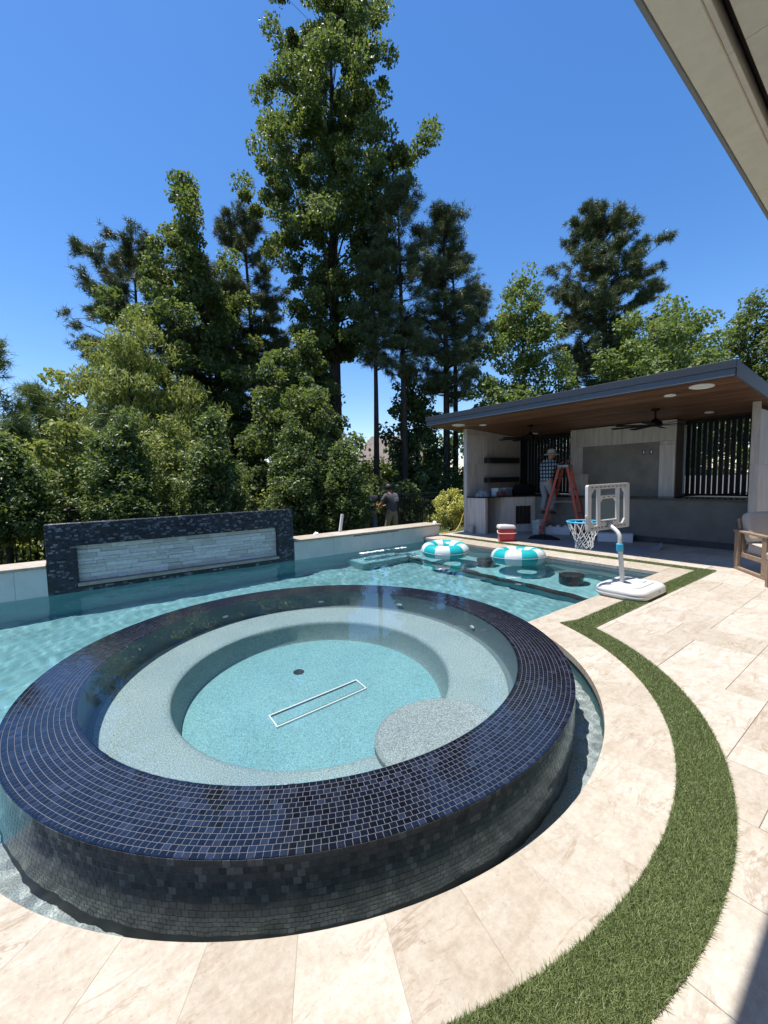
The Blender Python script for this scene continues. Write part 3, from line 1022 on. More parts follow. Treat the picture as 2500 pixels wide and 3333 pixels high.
# bar: low wall, plinth, counter top
bar = MB().box(8.50, 9.72, -1.02, 3.46, 0.125, 0.94).build('bar_front', MATS['render_grey'], pav, fix=False)
MB().box(8.47, 8.53, -1.02, 3.44, 0.0, 0.124).build('plinth', MATS['render_dark'], bar, fix=False)
MB().prism([(8.44, -1.02), (9.75, -1.02), (9.75, 4.64), (7.06, 4.64), (7.06, 4.0), (7.72, 3.86), (8.44, 3.44)], 0.941, 0.972, 0.003).build('counter_top', MATS['counter_stone'], bar, fix=False)
cab = MB()
cab.prism([(7.76, 3.90), (8.47, 3.47), (9.6, 3.47), (9.6, 4.642), (7.76, 4.642)], 0.0, 0.938)
cab = cab.build('cabinet', MATS['clad_stone'], pav)
MB().box(7.080, 7.175, 4.02, 4.643, 0.0, 0.938, 0.003).build('end_panel', MATS['clad_stone'], pav)
dv = Vector((8.47 - 7.76, 3.47 - 3.90, 0)).normalized()
nv = Vector((dv.y, -dv.x, 0))
if nv.y > 0: nv = -nv
Mx = Matrix(((dv.x, nv.x, 0, 7.76), (dv.y, nv.y, 0, 3.90), (0, 0, 1, 0), (0, 0, 0, 1)))
MB().box(0.26, 0.72, 0.002, 0.012, 0.19, 0.72, 0, Mx).build('cooler_frame', MATS['clad_stone'], cab)
for k in range(4):
    MB().box(0.28 + k * 0.105, 0.28 + k * 0.105 + 0.101, 0.013, 0.02, 0.21, 0.70, 0.002, Mx).build('cooler_door', MATS['dark_wood'], cab)
# TV wall
plain('render_warm', (0.205, 0.185, 0.155), 0.9, 0.18, 3.0, 0.25)
tv = MB().box(9.03, 9.45, 0.40, 2.79, 0.973, 2.64).build('tv_wall', MATS['render_warm'], pav, fix=False)
def clad(x0, y0, y1, z0, z1, th=0.03):
    MB().box(x0 - th, x0 - 0.001, y0 + .0015, y1 - .0015, z0 + .0015, z1 - .0015, 0.003).build('clad_slab', MATS['clad_stone'], tv, fix=False)
clad(9.03, 1.45, 2.79, 2.20, 2.655)
clad(9.03, 0.40, 1.45, 2.20, 2.655)
clad(9.03, 2.46, 2.79, 1.52, 2.20)
clad(9.03, 2.30, 2.79, 0.974, 1.52, 0.05)
clad(9.03, 0.40, 0.71, 2.12, 2.20, 0.045)
clad(9.03, 0.40, 0.71, 0.974, 2.12, 0.06)
for y in (1.02, 0.86):
    MB().box(9.018, 9.0285, y, y + 0.06, 1.93, 2.03).build('outlet_box', MATS['black_metal'], tv, fix=False)
    MB().box(9.014, 9.0175, y + 0.012, y + 0.04, 1.945, 2.015).build('outlet_plate', MATS['white_lamp'], tv, fix=False)
MB().box(9.455, 9.62, 0.41, 0.52, 0.973, 2.60).build('wall_return', MATS['concrete'], tv, fix=False)
# black slat screens
for (ya, yb) in ((-1.0, 0.40), (2.80, 4.40)):
    scr = MB().box(9.50, 9.54, ya, yb, 0.985, 1.03).build('slat_screen', MATS['black_metal'], pav, fix=False)
    MB().box(9.50, 9.54, ya, yb, sof(9.5) - 0.075, sof(9.5) - 0.003).build('head_rail', MATS['black_metal'], scr, fix=False)
    y = ya + 0.012
    while y < yb - 0.03:
        MB().box(9.497, 9.535, y, y + 0.073, 1.0305, sof(9.5) - 0.076).build('slat', MATS['black_metal'], scr, fix=False)
        y += 0.0985
MB().box(9.48, 9.56, 4.40, 4.644, 0.973, sof(9.5) - 0.004).build('screen_post', MATS['black_metal'], pav, fix=False)
# loose trim lying on the counter by the screen
for (a, b_, lb) in (((9.2, 0.35, 0.982), (9.35, -0.85, 1.075), 'long black trim bar lying on the counter under a slat screen'),):
    o = MB().tube([a, b_], 0.012, 6).build('trim_bar', MATS['black_metal'])
    tag(o, lb, 'trim bar')
# ceiling speakers and lights: flush discs
def ceiling_disc(name, label, cat, x, y, r, group):
    e = thing(name, label, cat, (x, y, sof(x) - 0.003), 0, group)
    a = math.atan(0.067)
    e.rotation_euler = (0, a, 0)
    MB().lathe([(r * 0.82, -0.004), (r * 0.86, -0.010), (r, -0.008), (r, 0.002)], 28).build('trim_ring', MATS['white_lamp'], e, smooth=True, keep=False)
    MB().lathe([(0.0, -0.005), (r * 0.82, -0.005), (r * 0.84, 0.001)], 28).build('face', MATS['white_lamp'], e, smooth=True, keep=False)
ceiling_disc('ceiling_speaker', 'large white round speaker in the wood ceiling over the basketball hoop', 'speaker', 6.47, -0.745, 0.165, 'ceiling speakers')
ceiling_disc('ceiling_speaker', 'large white round speaker in the wood ceiling by the pale side wall', 'speaker', 6.56, 4.46, 0.165, 'ceiling speakers')
ceiling_disc('recessed_light', 'small white recessed light beside the ceiling speaker over the hoop', 'light', 6.76, -0.215, 0.09, 'recessed lights')
ceiling_disc('recessed_light', 'small white recessed light beside the ceiling speaker at the pale side wall', 'light', 6.95, 3.99, 0.09, 'recessed lights')
ceiling_disc('recessed_light', 'small white recessed light by the slat screen beside the lounge chair', 'light', 8.75, -0.23, 0.08, 'recessed lights')
ceiling_disc('recessed_light', 'small white recessed light by the slat screen behind the ladder', 'light', 8.95, 3.80, 0.08, 'recessed lights')
def fan(x, y, rot, label):
    f = thing('ceiling_fan', label, 'fan', (x, y, sof(x)), 0, 'ceiling fans')
    MB().lathe([(0.0, 0.0), (0.075, -0.004), (0.07, -0.03), (0.022, -0.05), (0.0, -0.05)], 20).build('canopy', MATS['black_metal'], f, True, keep=False)
    MB().tube([(0, 0, -0.04), (0, 0, -0.20)], 0.016, 10).build('down_rod', MATS['black_metal'], f, True, keep=False)
    MB().lathe([(0.0, -0.19), (0.04, -0.19), (0.06, -0.22), (0.11, -0.25), (0.125, -0.29), (0.12, -0.335), (0.0, -0.345)], 24).build('motor', MATS['black_metal'], f, True, keep=False)
    for k in range(8):
        a = rot + k * math.pi / 4
        M = Matrix.Rotation(a, 4, 'Z') @ Matrix.Translation((0, 0, -0.325)) @ Matrix.Rotation(R(9), 4, 'X')
        bm_ = MB()
        bm_.add([(0.10, -0.035, 0), (0.76, -0.062, 0), (0.79, 0, 0), (0.76, 0.062, 0), (0.10, 0.035, 0), (0.10, -0.035, 0.008), (0.76, -0.062, 0.008), (0.79, 0, 0.008), (0.76, 0.062, 0.008), (0.10, 0.035, 0.008)],
                [(4, 3, 2, 1, 0), (5, 6, 7, 8, 9), (0, 1, 6, 5), (1, 2, 7, 6), (2, 3, 8, 7), (3, 4, 9, 8), (4, 0, 5, 9)])
        bm_.v = [tuple(M @ Vector(p)) for p in bm_.v]
        bm_.build('blade', MATS['black_metal'], f, keep=False)
fan(7.75, 0.36, 0.15, 'black eight blade ceiling fan hanging nearest the basketball hoop side of the pavilion')
fan(7.75, 3.15, 0.40, 'black eight blade ceiling fan in front of the floating shelves')

# ================================================================== HOUSE EAVE OVERHEAD
plain('eave_paint', (0.80, 0.70, 0.55), 0.75, 0.06, 12, 0.08)
plain('eave_edge', (0.24, 0.23, 0.22), 0.6, 0.06)
plain('eave_soffit', (0.72, 0.62, 0.51), 0.8, 0.08, 10, 0.1)
plain('eave_gap', (0.05, 0.035, 0.03), 0.9)
ev = thing('house_eave', 'beige painted roof eave of the house with jointed soffit panels', 'eave', (2, -3.5, 3.25))
def skew(m):   # the eave runs very slightly off the pool axis
    m.v = [(x, y + 0.018 * (x - 0.9), z) for x, y, z in m.v]
    return m
skew(MB().box(-7, 9.0, -2.425, -2.292, 3.25, 3.46, 0.004)).build('fascia', MATS['eave_paint'], ev)
skew(MB().box(-7, 9.0, -2.2915, -2.272, 3.247, 3.47, 0.003)).build('drip_edge', MATS['eave_edge'], ev)
for a, b_ in ((-7, -1.2), (-1.199, 0.78), (0.782, 3.4), (3.402, 9.0)):
    skew(MB().box(a, b_, -2.447, -2.4255, 3.256, 3.33, 0.002)).build('fascia_return', MATS['eave_soffit'], ev)
skew(MB().box(-7, 9.0, -2.60, -2.4475, 3.345, 3.36)).build('shadow_gap', MATS['eave_gap'], ev)
for a, b_ in ((-7, -4.1), (-4.097, -1.65), (-1.647, 0.795), (0.798, 3.2), (3.203, 5.6), (5.603, 9)):
    skew(MB().box(a, b_, -4.9, -2.480, 3.283, 3.30)).build('soffit_panel', MATS['eave_soffit'], ev)
skew(MB().box(-7, 9.0, -4.9, -2.29, 3.47, 3.55)).build('roof_deck', MATS['roof_dark'], ev)
skew(MB().box(-7, 9.0, -5.1, -4.9, 0.0, 3.47)).build('house_wall', MATS['eave_paint'], ev)
# ================================================================== VEGETATION
def leaf_mat(name, stops, rough=0.42, trans=0.28, spec=0.5, tcol=(0.20, 0.28, 0.04)):
    t = NT(name)
    ge = t.n('NewGeometry')
    t.base(t.ramp(ge.outputs['Random Per Island'], stops))
    t.set(Roughness=rough, Specular_IOR_Level=spec)
    tr = t.n('BsdfTranslucent')
    tr.inputs['Color'].default_value = (*tcol, 1)
    mx = t.n('MixShader')
    mx.inputs[0].default_value = trans
    t.l(t.p.outputs[0], mx.inputs[1])
    t.l(tr.outputs[0], mx.inputs[2])
    t.l(mx.outputs[0], t.out.inputs[0])
    return t.m
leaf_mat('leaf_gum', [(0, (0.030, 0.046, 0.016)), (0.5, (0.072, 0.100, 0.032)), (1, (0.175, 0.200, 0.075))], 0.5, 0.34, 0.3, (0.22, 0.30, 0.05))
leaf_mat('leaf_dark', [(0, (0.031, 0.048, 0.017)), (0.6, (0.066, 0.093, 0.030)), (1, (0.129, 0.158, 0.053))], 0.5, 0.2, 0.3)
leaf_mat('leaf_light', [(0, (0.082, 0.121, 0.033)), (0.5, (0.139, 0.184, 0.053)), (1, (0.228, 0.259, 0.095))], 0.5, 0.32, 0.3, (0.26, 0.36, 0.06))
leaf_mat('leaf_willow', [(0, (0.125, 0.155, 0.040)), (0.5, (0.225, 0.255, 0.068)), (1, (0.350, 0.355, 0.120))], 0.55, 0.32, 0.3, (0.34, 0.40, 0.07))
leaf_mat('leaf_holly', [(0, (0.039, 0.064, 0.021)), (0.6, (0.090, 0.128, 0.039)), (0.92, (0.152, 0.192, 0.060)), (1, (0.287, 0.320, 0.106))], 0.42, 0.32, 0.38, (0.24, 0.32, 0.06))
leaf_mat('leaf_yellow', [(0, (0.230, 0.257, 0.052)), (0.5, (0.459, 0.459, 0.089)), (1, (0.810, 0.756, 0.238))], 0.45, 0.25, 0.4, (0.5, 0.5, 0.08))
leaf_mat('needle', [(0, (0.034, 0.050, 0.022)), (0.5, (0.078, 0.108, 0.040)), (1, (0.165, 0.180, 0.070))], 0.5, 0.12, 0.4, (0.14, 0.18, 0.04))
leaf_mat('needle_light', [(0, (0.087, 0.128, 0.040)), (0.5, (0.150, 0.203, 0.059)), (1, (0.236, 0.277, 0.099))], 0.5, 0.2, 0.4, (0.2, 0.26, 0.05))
t = NT('bark')
v = t.coord((1, 1, 0.25))
nb_ = t.noise(v, 14, 6, 0.7)
t.base(t.ramp(nb_, [(0.3, (0.022, 0.017, 0.013)), (0.55, (0.060, 0.048, 0.038)), (0.75, (0.115, 0.095, 0.078))]))
t.set(Roughness=0.95, Specular_IOR_Level=0.1)
t.bump(nb_, 0.9, 0.03)

def leaves(C, n, rad, L, Wd, rg, up=0.35, droop=0.0, flat=0.75):
    """leaf quads round cluster centres C (k,3); rad (k,) cluster radii; n leaves per cluster"""
    k = len(C)
    m = k * n
    d = rg.normal(0, 1, (m, 3))
    d /= np.linalg.norm(d, axis=1)[:, None]
    rr = rg.uniform(0.15, 1.0, m) ** 0.55
    P = np.repeat(C, n, 0) + d * (rr * np.repeat(rad, n))[:, None] * np.array([1, 1, flat])
    nr = rg.normal(0, 1, (m, 3)) + d * 0.5
    nr[:, 2] += up * 2
    nr /= np.linalg.norm(nr, axis=1)[:, None]
    ax = rg.normal(0, 1, (m, 3))
    ax[:, 2] -= droop * 3
    ax -= nr * (ax * nr).sum(1)[:, None]
    ax /= np.linalg.norm(ax, axis=1)[:, None]
    bx = np.cross(nr, ax)
    s = rg.uniform(0.65, 1.25, m)[:, None]
    V_ = np.empty((m, 4, 3))
    V_[:, 0] = P - ax * L * s * 0.5
    V_[:, 1] = P + bx * Wd * s * 0.5 + nr * Wd * 0.12
    V_[:, 2] = P + ax * L * s * 0.5
    V_[:, 3] = P - bx * Wd * s * 0.5 + nr * Wd * 0.12
    return V_.reshape(-1, 3), np.arange(m * 4).reshape(-1, 4)

def needles(C, n, L, w, rg, axis=None):
    """tufts of thin needles radiating from centres"""
    k = len(C)
    m = k * n
    d = rg.normal(0, 1, (m, 3))
    if axis is not None:
        d = d * 0.75 + np.repeat(axis, n, 0) * 0.9
    d /= np.linalg.norm(d, axis=1)[:, None]
    sd = np.cross(d, rg.normal(0, 1, (m, 3)))
    sd /= np.linalg.norm(sd, axis=1)[:, None]
    P = np.repeat(C, n, 0) + rg.normal(0, 0.05, (m, 3))
    ll = (L * rg.uniform(0.6, 1.15, m))[:, None]
    V_ = np.empty((m, 3, 3))
    V_[:, 0] = P + sd * w * 0.5
    V_[:, 1] = P - sd * w * 0.5
    V_[:, 2] = P + d * ll
    V_[:, 2, 2] -= 0.12 * ll[:, 0]
    return V_.reshape(-1, 3), np.arange(m * 3).reshape(-1, 3)

def crown_points(prof, H0, H1, n, rg, lobes=5, shell=0.45, rough=0.28):
    """points through a crown given as profile [(t, half width)], uneven in angle and height"""
    T = np.array([p[0] for p in prof]); Rw = np.array([p[1] for p in prof])
    tt = np.linspace(T[0], T[-1], 200)
    pdf = np.interp(tt, T, Rw) ** 1.4 + 0.02
    t_ = np.interp(rg.random(n), np.cumsum(pdf) / pdf.sum(), tt)
    a = rg.uniform(0, 2 * np.pi, n)
    ph = rg.uniform(0, 6.28, 8)
    lob = 1 + rough * (np.sin(a * 2 + ph[0] + t_ * 9) * 0.5 + np.sin(a * 3 + ph[1] - t_ * 17) * 0.5 + np.sin(t_ * 31 + a + ph[2]) * 0.45)
    r = np.interp(t_, T, Rw) * lob * rg.random(n) ** shell
    z = H0 + (H1 - H0) * t_
    return np.c_[r * np.cos(a), r * np.sin(a), z], a, t_

def trunk_curve(h, r0, r1, bend, rg, n=9):
    ph = rg.uniform(0, 6.28, 2)
    out, rads = [], []
    for i in range(n):
        s = i / (n - 1)
        out.append((bend * math.sin(s * 2.6 + ph[0]) * s, bend * math.sin(s * 3.1 + ph[1]) * s, h * s))
        rads.append(r0 * (1 - s) ** 0.8 + r1)
    rads[0] *= 1.35
    return out, rads
def on_trunk(pts, z):
    zs_ = [p[2] for p in pts]
    return (float(np.interp(z, zs_, [p[0] for p in pts])), float(np.interp(z, zs_, [p[1] for p in pts])), z)

def tree(name, label, base, height, prof, crown0, ncl, nleaf, L, Wd, mat, seed, crad=(0.5, 0.9), trunk_r=0.2, bend=0.3, limbs=36, cat='tree',
         group=None, droop=0.0, up=0.35, shell=0.45, rough=0.28, flat=0.75, lean=(0, 0)):
    rg = np.random.default_rng(seed)
    e = thing(name, label, cat, base, 0, group)
    pts, rads = trunk_curve(height * 0.94, trunk_r, 0.02, bend, rg)
    tm = MB().tube(pts, rads, 10)
    C, a, t_ = crown_points(prof, crown0, height, ncl, rg, shell=shell, rough=rough)
    tx = np.array([on_trunk(pts, z)[:2] for z in np.minimum(C[:, 2], height * 0.93)])
    C[:, :2] += tx + np.outer(t_, lean)
    sel = rg.choice(ncl, min(limbs, ncl), replace=False)
    for i in sel:
        c = C[i]
        z0 = max(crown0 * 0.85, c[2] - np.hypot(c[0], c[1]) * rg.uniform(0.5, 1.1))
        z0 = min(z0, height * 0.9)
        s = on_trunk(pts, z0)
        mid = ((s[0] + c[0]) / 2 + rg.normal(0, .12), (s[1] + c[1]) / 2 + rg.normal(0, .12), (s[2] + c[2]) / 2 + 0.05 * height * rg.uniform(-0.2, 0.5))
        r0 = max(0.012, trunk_r * 0.32 * (1 - z0 / height))
        tm.tube([s, mid, tuple(c)], [r0, r0 * 0.6, 0.008], 5, False)
    tm.build('trunk', MATS['bark'], e, smooth='all', keep=False, fix=False)
    V_, F2 = leaves(C, nleaf, rg.uniform(*crad, ncl), L, Wd, rg, up, droop, flat)
    link('crown', npmesh('crown', V_, F2), MATS[mat], e, keep=False)
    return e

def pine(name, label, base, height, prof, crown0, nbr, seed, mat='needle', trunk_r=0.18, bend=0.25, tufts=16, L=0.24, nn=24, w=0.020, group=None, rise=0.35, psc=1.0):
    rg = np.random.default_rng(seed)
    e = thing(name, label, 'tree', base, 0, group)
    pts, rads = trunk_curve(height * 0.985, trunk_r, 0.02, bend, rg)
    tm = MB().tube(pts, rads, 10)
    T = np.array([p[0] for p in prof]); Rw = np.array([p[1] for p in prof])
    Cs, Ax = [], []
    for i in range(nbr):
        t_ = rg.uniform(T[0], T[-1])
        z0 = crown0 + (height * 0.97 - crown0) * t_
        rl = max(0.25, np.interp(t_, T, Rw) * rg.uniform(0.45, 1.12))
        a = rg.uniform(0, 6.28)
        s = np.array(on_trunk(pts, z0))
        up_ = rl * (rise * rg.uniform(0.3, 1.4) + 0.5 * (t_ > 0.8))
        end = s + np.array([math.cos(a) * rl, math.sin(a) * rl, up_])
        mid = (s + end) / 2 + np.array([rg.normal(0, .08), rg.normal(0, .08), -0.12 * rl])
        r0 = max(0.012, trunk_r * 0.25 * (1 - 0.7 * t_))
        tm.tube([tuple(s), tuple(mid), tuple(end)], [r0, r0 * 0.65, 0.01], 5, False)
        nsub = 2 + int(rl * 1.3)
        for j in range(nsub):          # puffs of tufts at the ends of short side twigs
            f = rg.uniform(0.5, 1.0) if j else 1.0
            p = (s * (1 - f) ** 2 + 2 * mid * f * (1 - f) + end * f * f)
            q = p + rg.normal(0, 1, 3) * np.array([0.26, 0.26, 0.16]) * (0.35 + 0.3 * rl) * (1 if j else 0.2) + np.array([0, 0, 0.06])
            tm.tube([tuple(p), tuple(q)], [0.012, 0.006], 4, False)
            pr_ = rg.uniform(0.16, 0.30) * psc
            kk = max(4, int(tufts * rg.uniform(0.35, 0.65)))
            Cs += list(q + rg.normal(0, 1, (kk, 3)) * pr_ * np.array([0.6, 0.6, 0.42]))
            Ax += list(np.array([math.cos(a), math.sin(a), 0.6]) + rg.normal(0, 0.6, (kk, 3)))
    tm.build('trunk', MATS['bark'], e, smooth='all', keep=False, fix=False)
    V_, F2 = needles(np.array(Cs), nn, L, w, rg, np.array(Ax) * 0.5)
    link('crown', npmesh('crown', V_, F2), MATS[mat], e, keep=False)
    return e

G0 = -0.5
GW = 'trees of the wood beyond the fence'
# the tall sweetgum
tree('sweetgum_tree', 'tallest tree, broad dense green crown standing clear above all the others', (9.75, 15.9, G0), 26.2,
     [(0, 1.7), (0.12, 2.6), (0.3, 3.3), (0.45, 3.7), (0.6, 3.5), (0.75, 3.1), (0.86, 2.6), (0.94, 1.9), (1.0, 0.7)], 8.2, 470, 250, 0.165, 0.11, 'leaf_gum', 21,
     crad=(0.32, 0.72), trunk_r=0.36, bend=0.5, limbs=80, group=GW, droop=0.25, up=0.1, shell=0.48, rough=0.36)
tree('sweetgum_tree', 'medium sweetgum with bright top leaves left of the tallest tree', (3.5, 18.2, G0), 15.6,
     [(0, 2.3), (0.25, 2.7), (0.5, 2.5), (0.7, 1.9), (0.85, 1.15), (1.0, 0.25)], 4.0, 270, 190, 0.17, 0.115, 'leaf_gum', 22, crad=(0.30, 0.66), trunk_r=0.24, limbs=50, group=GW, droop=0.15, up=0.2, rough=0.44)
pine('pine_tree', 'leaning dark pine with long left branches behind the medium sweetgum', (1.6, 22.0, G0), 13.6, [(0, 1.3), (0.3, 2.6), (0.6, 3.2), (0.85, 2.4), (1, 1.0)], 3.5, 120, 31, trunk_r=0.2, group=GW, tufts=22, L=0.30, nn=24, w=0.026)
pine('pine_tree', 'dark pine pressed between the medium sweetgum and the tallest tree', (7.4, 21.4, G0), 17.2, [(0, 1.8), (0.4, 2.6), (0.75, 2.0), (1, 0.8)], 3.0, 150, 32, trunk_r=0.22, group=GW, tufts=22, L=0.30, nn=24, w=0.026)
pine('pine_tree', 'dark pine growing close behind the trunk of the tallest tree', (5.2, 20.2, G0), 13.0, [(0, 1.9), (0.5, 2.3), (1, 0.8)], 2.5, 120, 39, trunk_r=0.2, group=GW, tufts=22, L=0.30, nn=24, w=0.026)
pine('pine_tree', 'slender pine with bare lower trunk just right of the tallest tree', (11.3, 12.3, G0), 15.3, [(0, 0.9), (0.3, 1.3), (0.6, 1.5), (0.85, 1.1), (1, 0.4)], 6.6, 100, 33, trunk_r=0.17, bend=0.15, group=GW, tufts=20)
pine('pine_tree', 'tall pine with bare trunk and wide crown nearest the pavilion roof corner', (13.6, 11.8, G0), 15.0, [(0, 1.5), (0.25, 2.1), (0.5, 1.9), (0.8, 1.3), (1, 0.5)], 5.6, 120, 34, trunk_r=0.19, bend=0.2, group=GW, tufts=20)
pine('pine_tree', 'slimmer pine standing behind the wide crowned pine at the pavilion corner', (15.4, 12.9, G0), 14.0, [(0, 1.2), (0.4, 1.9), (0.8, 1.2), (1, 0.4)], 6.2, 80, 35, trunk_r=0.16, bend=0.2, group=GW, tufts=20)
pine('pine_tree', 'slim bare pine trunk in front of the tallest tree trunk', (10.2, 13.1, G0), 12.4, [(0, 0.7), (0.5, 1.0), (1, 0.5)], 7.0, 60, 36, trunk_r=0.15, bend=0.15, group=GW, tufts=20)
pine('pine_tree', 'large pine with rounded irregular crown rising behind the pavilion roof', (22.9, 8.6, G0), 16.3, [(0, 1.4), (0.2, 2.4), (0.45, 2.9), (0.7, 2.6), (0.88, 1.8), (1, 0.9)], 5.5, 150, 37, trunk_r=0.26, bend=0.35, group=GW, tufts=24, L=0.28, nn=26, w=0.026)
tree('oak_tree', 'light green spreading tree left of the large rounded pine', (17.5, 10.1, G0), 12.4, [(0, 1.5), (0.3, 2.3), (0.6, 2.0), (0.85, 1.2), (1, 0.3)], 3.4, 170, 130, 0.16, 0.115, 'leaf_light', 41, crad=(0.35, 0.7), trunk_r=0.16, limbs=40, group=GW, rough=0.4)
tree('maple_tree', 'bright yellowish green tree showing above the middle of the pavilion roof', (17.1, 4.2, G0), 8.9, [(0, 1.6), (0.4, 2.3), (0.7, 1.9), (0.9, 1.0), (1, 0.3)], 2.0, 150, 150, 0.155, 0.12, 'leaf_light', 42, crad=(0.35, 0.7), trunk_r=0.14, limbs=30, group=GW, rough=0.35)
tree('oak_tree', 'hazy green tree above the pavilion roof beside the bright tree', (26.5, 6.0, G0), 11.3, [(0, 1.9), (0.4, 2.2), (0.8, 1.5), (1, 0.4)], 3.0, 140, 80, 0.2, 0.14, 'leaf_light', 43, crad=(0.4, 0.8), trunk_r=0.16, limbs=30, group=GW, rough=0.4)
tree('oak_tree', 'hazy green tree with twin tops above the pavilion roof corner', (28.9, 3.6, G0), 11.6, [(0, 2.0), (0.4, 2.2), (0.8, 1.3), (1, 0.4)], 3.0, 150, 80, 0.2, 0.14, 'leaf_gum', 44, crad=(0.4, 0.8), trunk_r=0.16, limbs=30, group=GW, rough=0.4)
tree('oak_tree', 'green tree beyond the pavilion end, last before the house eave', (26.5, 0.6, G0), 9.6, [(0, 2.2), (0.4, 2.4), (0.8, 1.6), (1, 0.5)], 2.0, 150, 80, 0.24, 0.18, 'leaf_gum', 45, crad=(0.4, 0.8), trunk_r=0.16, limbs=30, group=GW, rough=0.4)
tree('willow_tree', 'soft light green drooping tree above the mosaic wall shrubs', (0.4, 15.6, G0), 8.4, [(0, 1.6), (0.3, 2.1), (0.55, 1.8), (0.8, 1.1), (1, 0.3)], 1.2, 230, 120, 0.22, 0.055, 'leaf_willow', 46, crad=(0.35, 0.7), trunk_r=0.15, limbs=40, group=GW, droop=0.7, up=0.0, rough=0.36)
tree('willow_tree', 'second soft green drooping tree close by the medium sweetgum', (2.2, 15.0, G0), 6.0, [(0, 1.5), (0.4, 1.8), (0.8, 1.1), (1, 0.3)], 0.6, 160, 110, 0.22, 0.055, 'leaf_willow', 56, crad=(0.35, 0.65), trunk_r=0.12, limbs=30, group=GW, droop=0.7, up=0.0, rough=0.36)
tree('gum_sapling', 'broad leafy understory tree in front of the tallest trunk', (6.0, 12.6, G0), 7.9, [(0, 1.6), (0.35, 2.1), (0.65, 1.7), (0.88, 0.9), (1, 0.3)], 0.8, 190, 150, 0.15, 0.11, 'leaf_gum', 47, crad=(0.26, 0.55), trunk_r=0.13, limbs=40, group=GW, rough=0.46)
tree('gum_sapling', 'dark understory tree filling behind the trunk of the tallest tree', (8.9, 16.6, G0), 10.4, [(0, 1.2), (0.4, 1.5), (0.8, 1.1), (1, 0.4)], 1.0, 150, 120, 0.18, 0.13, 'leaf_dark', 57, crad=(0.35, 0.65), trunk_r=0.12, limbs=30, group=GW, rough=0.42)
tree('gum_sapling', 'light green understory tree beside the pavilion roof corner', (14.8, 9.6, G0), 6.6, [(0, 1.3), (0.4, 1.7), (0.8, 1.0), (1, 0.3)], 0.6, 130, 85, 0.18, 0.14, 'leaf_light', 48, crad=(0.32, 0.6), trunk_r=0.1, limbs=25, group=GW, rough=0.36)
tree('gum_sapling', 'dark understory tree between the bare pine trunks', (13.2, 13.6, G0), 7.6, [(0, 1.3), (0.4, 1.5), (0.8, 0.9), (1, 0.3)], 1.0, 120, 80, 0.20, 0.15, 'leaf_dark', 49, crad=(0.35, 0.65), trunk_r=0.1, limbs=25, group=GW, rough=0.36)
tree('small_oak', 'thin airy tree with open top beside the young pines', (-1.6, 19.5, G0), 6.9, [(0, 1.0), (0.5, 1.1), (0.85, 1.3), (1, 0.6)], 2.6, 46, 60, 0.20, 0.15, 'leaf_willow', 50, crad=(0.3, 0.5), trunk_r=0.1, limbs=40, group=GW, rough=0.3, shell=0.35)
tree('light_sapling', 'bright yellow green sapling behind the low wall shrub', (-3.3, 12.2, G0), 3.9, [(0, 1.0), (0.4, 1.3), (0.8, 0.8), (1, 0.2)], 0.4, 120, 90, 0.15, 0.07, 'leaf_willow', 91, crad=(0.25, 0.5), trunk_r=0.06, limbs=20, group=GW, up=0.5, rough=0.36)
tree('light_sapling', 'bright yellow green sapling between the first two tall glossy shrubs', (-1.5, 11.4, G0), 3.6, [(0, 0.9), (0.4, 1.1), (0.8, 0.7), (1, 0.2)], 0.4, 110, 90, 0.15, 0.07, 'leaf_willow', 92, crad=(0.25, 0.5), trunk_r=0.06, limbs=20, group=GW, up=0.5, rough=0.36)
tree('light_sapling', 'bright yellow green sapling between the second and third tall glossy shrubs', (0.7, 11.2, G0), 3.9, [(0, 0.9), (0.4, 1.1), (0.8, 0.7), (1, 0.2)], 0.4, 110, 90, 0.15, 0.07, 'leaf_willow', 93, crad=(0.25, 0.5), trunk_r=0.06, limbs=20, group=GW, up=0.5, rough=0.36)
pine('young_pine', 'young bluish pine rising behind the shrub with bare stems', (-3.4, 15.6, G0), 6.6, [(0, 1.6), (0.5, 1.1), (1, 0.2)], 0.5, 70, 51, 'needle_light', 0.09, 0.1, 12, 0.32, 16, 0.024, GW, 0.8)
pine('young_pine', 'young light green pine beside the airy small oak', (-2.2, 16.6, G0), 5.4, [(0, 1.5), (0.5, 1.1), (1, 0.2)], 0.5, 70, 52, 'needle_light', 0.09, 0.1, 12, 0.32, 16, 0.024, GW, 0.8)
pine('young_pine', 'young light green pine just above the dark fence post', (-0.9, 14.2, G0), 4.0, [(0, 1.3), (0.5, 1.0), (1, 0.2)], 0.4, 60, 53, 'needle_light', 0.08, 0.1, 12, 0.32, 16, 0.024, GW, 0.8)
pine('young_pine', 'young light green pine just behind the shrub with bare stems', (-3.9, 12.6, G0), 4.2, [(0, 1.5), (0.5, 1.1), (1, 0.2)], 0.4, 70, 54, 'needle_light', 0.08, 0.1, 12, 0.32, 16, 0.024, GW, 0.8)
